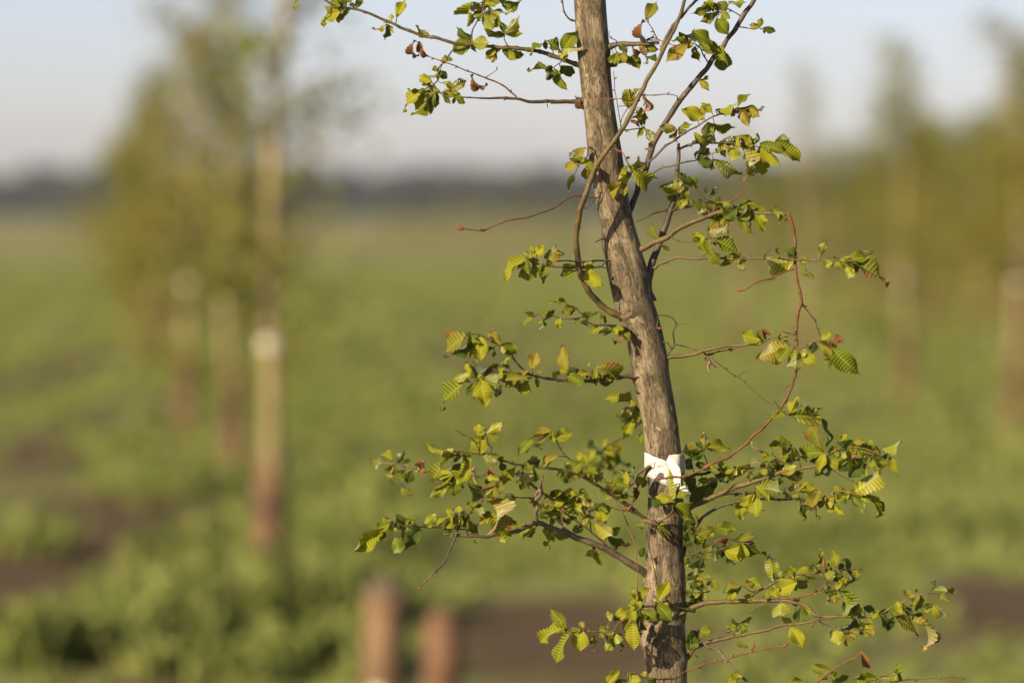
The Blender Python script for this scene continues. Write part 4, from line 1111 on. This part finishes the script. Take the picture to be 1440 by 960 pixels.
b.leaves('c', '''330 202 392 112 40 d|445 212 440 158 50|510 212 468 58 64|550 150 645 324 40 k|650 232 662 314 60 h|550 182 530 232 50 k|500 232 564 240 40 h|400 252 484 292 70|480 242 544 324 60 d|500 302 584 332 50|360 222 328 262 50|320 192 288 232 40 k|470 332 408 382 60 k|550 332 488 392 40|430 412 398 484 26 d|440 432 492 504 58 h|500 402 500 472 26|520 402 655 552 68
|640 582 543 498 80 k|680 512 638 582 60 k|720 532 794 562 60 k|660 542 702 572 40|760 622 844 568 55|850 602 934 704 70 k|850 562 924 602 60 d|960 612 1165 718 84|1030 592 978 498 64|1040 532 1104 602 60 k|1100 582 1214 602 32 k|1130 622 1316 708 54|1150 532 1088 540 50|1170 440 1180 574 90 d|1140 442 1046 420 50 h|1130 412 1157 400 30 d|1280 402 1388 402 70|1340 372 1434 422 40|1330 422 1408 478 36 h|1270 512 1218 584 50|1280 522 1335 618 40
|420 280 460 220 50 d|380 260 430 300 50 k|580 300 540 360 44 d|460 400 420 440 44 k|620 560 600 500 50|900 620 880 560 50 h|1060 570 1030 520 50 k|940 590 1000 560 50 h|700 600 640 600 40|530 270 480 330 50 k|360 400 320 430 36 d''')
b.twig('c', '370,660 430,690 490,710 560,740 640,720', 1.1, .6, -.02, 'dark')
b.leaves('c', '480 722 522 824 108|540 692 694 680 58 k|600 732 684 730 40|680 642 790 734 58|710 722 804 747 48|590 772 580 854 58 h|570 752 644 770 30 h|560 720 620 690 50 d|470 720 460 770 50 d|640 720 740 740 40 k')
# lowest orange-brown branch, right
b = br('8', '-20,860 20,840 50,800 100,770 180,750 280,730 400,705 500,680 600,668 655,655 730,645', 3.4, 1.2, 0.0, -0.08, 'olive')
b.twig('8', '110,778 170,800 220,860 270,910 310,955 345,1000', 2.4, 1.6, -.03, 'grey').twig('8', '655,662 700,680 735,697', 1.1, .7, .01, 'dark').twig('8', '75,785 75,745 68,712', 1.1, .7, -.01, 'red').twig('8', '45,815 75,832', 1.2, .8, -.01, 'dark').twig('8', '550,672 558,640', 1.0, .7, .01, 'dark').twig('8', '260,735 275,690 290,670', .8, .5, 0, 'brown')
b.leaves('8', '70 712 140 715 60|50 705 28 802 54 k|622 672 628 692 16 B|215 952 295 942 40|70 720 30 760 44 k|280 730 300 700 20 d')
b = br('8', '-60,930 0,910 100,870 200,845 330,812 430,790 485,780', 1.5, .8, -0.01, -0.07, 'red')
b.twig('8', '336,812 340,795', .8, .6, 0, 'red')
b.leaves('8', '480 785 512 768 18 B|340 797 343 762 16 B|330 812 338 790 12 B|150 858 165 838 14 B|238 836 246 820 12 B')
# twigs that come up from below the frame
b = br('8', '-40,1120 150,1060 300,1040 560,1000 650,955 700,915 750,880 800,850 855,822', 3.0, .9, -0.01, -0.08, 'red')
b.twig('8', '560,1000 800,985 1000,955 1110,942 1270,932 1365,937', 1.5, .9, -.02, 'olive').twig('8', '930,965 940,935 1000,915 1042,882', .9, .5, -.02, 'olive')
b.leaves('8', '722 902 620 885 50|720 950 804 935 40 k|500 965 568 945 36|865 815 892 878 36 b|855 820 880 815 22 b|940 937 852 942 48|952 932 1038 905 30|1045 912 1040 863 22|1052 952 1050 908 18|720 900 740 930 30 d|900 960 870 925 30|1268 936 1285 926 14 B|700 940 660 930 24|760 960 730 930 30')

# shoot that crosses in front of the trunk near its foot
b = br('9', '880,612 830,600 760,580 690,585 630,595 570,640 520,670 480,710 400,712 330,705 265,700', 2.1, .9, -0.016, -0.075, 'olive', bow=-0.018)
b.twig('9', '600,640 610,700 625,735', .8, .5, .01, 'dark').twig('9', '640,592 600,560 592,520', 1.0, .6, -.01, 'brown').twig('9', '480,705 460,680', 1.0, .7, 0, 'brown').twig('9', '575,645 590,680', .8, .5, -.01, 'red')
b.leaves('9', '''265 692 128 724 56|280 717 193 848 46|345 697 330 662 30 h|330 702 325 792 80|400 727 388 784 28 k|490 722 452 804 64|480 717 542 792 36 k|470 692 453 680 30 h|480 662 458 618 30|490 652 554 608 50|585 662 578 788 70|615 657 627 742 42 d|575 612 592 652 46|620 612 688 642 54|610 582 556 602 40|702 567 752 472 55|700 582 760 642 58
|600 562 652 500 36|590 562 583 508 22|620 582 568 570 30|500 720 520 770 36|620 600 590 560 36 d|560 650 540 700 36 d|420 715 440 745 26|640 640 600 680 40|600 610 560 640 36 h|250 690 240 720 20 h''')
b = br('9', '835,905 790,935 720,942 660,938 580,912 528,905', 1.4, .7, -0.022, -0.07, 'brown', bow=-0.01)
b.leaves('9', '522 902 453 957 42|622 942 553 947 60|640 937 635 903 26|550 947 505 965 36 k|650 945 700 960 40 d')

for b in BR:
    b.finish()
# the 300 leaves that show largest are objects, the rest of the small ones one part
buds = [q for q in LEAVES if q[0] > 1e8]
lv = sorted((q for q in LEAVES if q[0] < 1e8), key=lambda q: -q[0])
print('LEAVES', len(lv), 'BUDS', len(buds), 'BRANCHES', len(BR))
for name, lst in (('leaf', lv[:300]), ('bud', buds)):
    for (_, bb, me, mtl, mat) in lst:
        o = bpy.data.objects.new(name, me)
        COL.objects.link(o)
        o.parent = bb.obj
        o.matrix_parent_inverse = Matrix.Identity(4)
        o.matrix_basis = mat
        o.material_slots[0].link = 'OBJECT'
        o.material_slots[0].material = mtl
def joined_leaves(lst, mtl):
    V, F, UV = [], [], []
    for (_, bb, me, _m, mat) in lst:
        k = len(V)
        V += [tuple(mat @ v.co) for v in me.vertices]
        uvl = me.uv_layers[0].data
        for p in me.polygons:
            F.append(tuple(i + k for i in p.vertices))
            UV += [tuple(uvl[li].uv) for li in p.loop_indices]
    m = bpy.data.meshes.new('small_leaves')
    m.from_pydata(V, [], F)
    ul = m.uv_layers.new(name='UVMap')
    for i, q in enumerate(UV):
        ul.data[i].uv = q
    m.materials.append(mtl)
    o = bpy.data.objects.new('small_leaves', m)
    COL.objects.link(o)
    attach(o, hornbeam)
    tag(o, kind='stuff')
rest = lv[300:]
def small_leaf_material(src, name):
    m = src.copy(); m.name = name
    nt_ = m.node_tree                                    # joined leaves: vary by island, not by object
    oi = next(n for n in nt_.nodes if n.bl_idname == 'ShaderNodeObjectInfo')
    ge = nt_.nodes.new('ShaderNodeNewGeometry')
    for l in list(oi.outputs['Random'].links):
        nt_.links.new(ge.outputs['Random Per Island'], l.to_socket)
    for n in nt_.nodes:
        if n.bl_idname == 'ShaderNodeTexNoise':
            n.inputs['Scale'].default_value *= 28
    return m
for mk in ('leaf', 'leaf_shade_and_back', 'leaf_browned', 'leaf_dry'):
    part = [q for q in rest if q[3] == M[mk]]
    if part:
        joined_leaves(part, small_leaf_material(M[mk], 'small_' + mk))

# ------------------------------------------------------------------ paper label tied round the trunk
def ribbon(mb, pairs, thick=0.0003, n=5):
    """strip through (upper point, lower point) pairs of world points, given a thickness"""
    up = spline([tuple(a) for a, b in pairs], 0.004); lo = spline([tuple(b) for a, b in pairs], 0.004)
    m = max(len(up), len(lo), 24)
    def res(p):
        out = []
        for i in range(m):
            f = i / (m - 1) * (len(p) - 1)
            k = min(int(f), len(p) - 2)
            out.append(Vector(p[k]).lerp(Vector(p[k + 1]), f - k))
        return out
    up, lo = res(up), res(lo)
    grid = [[up[i].lerp(lo[i], j / n) for j in range(n + 1)] for i in range(m)]
    for row in grid:                                       # crinkles
        for k, g_ in enumerate(row):
            row[k] = g_ + Vector((0, -1, 0)) * (0.0011 * noise.noise(g_ * 150) + 0.0008 * noise.noise(g_ * 420))
    verts, faces = [], []
    for s in (0, 1):
        for i in range(m):
            for j in range(n + 1):
                du = grid[min(i + 1, m - 1)][j] - grid[max(i - 1, 0)][j]
                dv = grid[i][min(j + 1, n)] - grid[i][max(j - 1, 0)]
                nn = du.cross(dv)
                nn = nn.normalized() if nn.length > 1e-12 else Vector((0, -1, 0))
                verts.append(grid[i][j] + nn * thick * (s - .5))
    w_ = n + 1
    for i in range(m - 1):
        for j in range(n):
            a = i * w_ + j
            faces.append((a, a + 1, a + w_ + 1, a + w_))
            b_ = a + m * w_
            faces.append((b_, b_ + w_, b_ + w_ + 1, b_ + 1))
    o2 = m * w_
    for i in range(m - 1):
        faces.append((i * w_, (i + 1) * w_, (i + 1) * w_ + o2, i * w_ + o2))
        a = i * w_ + n
        faces.append((a, a + o2, a + w_ + o2, a + w_))
    for i in (0, m - 1):
        for j in range(n):
            a = i * w_ + j
            faces.append((a, a + o2, a + 1 + o2, a + 1))
    mb.add(verts, faces)
def on_trunk(x, y, lift=1.5, back=False):
    """point of the label sheet where it lies against the trunk (tag zoom coords)"""
    X, Y = px('t', x, y)
    cx, R = trunk_at(Y)
    R += lift
    q = max(-1, min(1, (X - cx) / R))
    d = -R * math.sqrt(max(0.0, 1 - q * q)) / PXM
    return P(X, Y, -d if back else d)
def free(x, y, d):
    return P(*px('t', x, y), d)
c0 = P(932, 665, 0)
label = empty('paper_label', P(932, 700, -0.026))
tag(label, 'white paper label strip looped round the hornbeam trunk, its end hanging down', 'label')
mb = MB()
ribbon(mb, [(on_trunk(700, 330, 3, True), on_trunk(690, 560, 3, True)), (on_trunk(450, 250, 3, True), on_trunk(450, 560, 3, True)), (on_trunk(230, 175, 3, True), on_trunk(225, 510, 3, True)),
            (on_trunk(176, 163), on_trunk(168, 512)), (on_trunk(230, 190), on_trunk(235, 540)), (on_trunk(300, 225), on_trunk(310, 575)), (on_trunk(400, 262), on_trunk(400, 625)), (on_trunk(505, 300, 2), on_trunk(500, 665, 2)),
            (on_trunk(570, 400, 2.5), on_trunk(585, 680, 2.5)), (on_trunk(605, 480, 3), on_trunk(625, 690, 3))])
mb.build('band', M['paper'], label)
mb = MB()
ribbon(mb, [(free(548, 205, -.026), free(500, 300, -.027)), (free(590, 262, -.030), free(535, 380, -.030)), (free(660, 330, -.033), free(570, 450, -.031)), (free(708, 405, -.034), free(598, 500, -.032)),
            (free(726, 500, -.034), free(612, 600, -.033)), (free(712, 600, -.035), free(632, 672, -.034)), (free(722, 690, -.040), free(690, 735, -.039)), (free(775, 662, -.042), free(735, 745, -.044)),
            (free(835, 725, -.043), free(775, 800, -.048)), (free(866, 785, -.042), free(825, 892, -.049))])
mb.build('hanging_end', M['paper'], label)
mb = MB()
ribbon(mb, [(free(552, 208, -.026), free(560, 225, -.027)), (free(620, 200, -.031), free(625, 298, -.032)), (free(690, 196, -.031), free(680, 372, -.032)), (free(750, 192, -.024), free(722, 480, -.027)),
            (free(782, 230, -.012), free(775, 490, -.014)), (free(770, 250, .004), free(770, 500, .002)), (on_trunk(700, 330, 3, True), on_trunk(690, 540, 3, True))])
mb.build('loop', M['paper_back'], label)
mb = MB()
for st in (((258, 340), (240, 372), (256, 408), (292, 414), (318, 388), (326, 352)), ((262, 332), (278, 342), (290, 352)), ((300, 322), (318, 318), (350, 326), (322, 334), (312, 352)),
           ((362, 398), (378, 384), (392, 366), (420, 360), (452, 378)), ((392, 372), (412, 388)), ((330, 505), (352, 502)), ((480, 340), (520, 368), (560, 402))):  # last stroke draws the slit at the paper's edge, not writing
    p3 = [on_trunk(x, y, 1.9) for x, y in st]
    tube(mb, p3, [.00042] * len(p3), 5)
mb.build('writing_and_slit', M['ink'], label)

# ------------------------------------------------------------------ morning haze over the field
def build_haze():
    t = NT('haze')
    v = t.n('VolumePrincipled')
    v.inputs['Color'].default_value = (0.86, 0.91, 1.0, 1)
    v.inputs['Density'].default_value = HAZE
    v.inputs['Anisotropy'].default_value = 0.2
    t.t.links.new(v.outputs[0], t.out.inputs['Volume'])
    x0, x1, y0, y1, z0, z1 = -440, 440, -60, 1300, -1.2, 19.0
    vv = [(x, y, z) for z in (z0, z1) for y in (y0, y1) for x in (x0, x1)]
    mb = MB(); mb.add(vv, [(0, 2, 3, 1), (4, 5, 7, 6), (0, 1, 5, 4), (2, 6, 7, 3), (0, 4, 6, 2), (1, 3, 7, 5)], False)
    o = mb.build('haze', t.m)
    tag(o, 'thin pale haze lying over the whole field', 'haze', kind='stuff')
HAZE = 0.0002
if HAZE:
    build_haze()
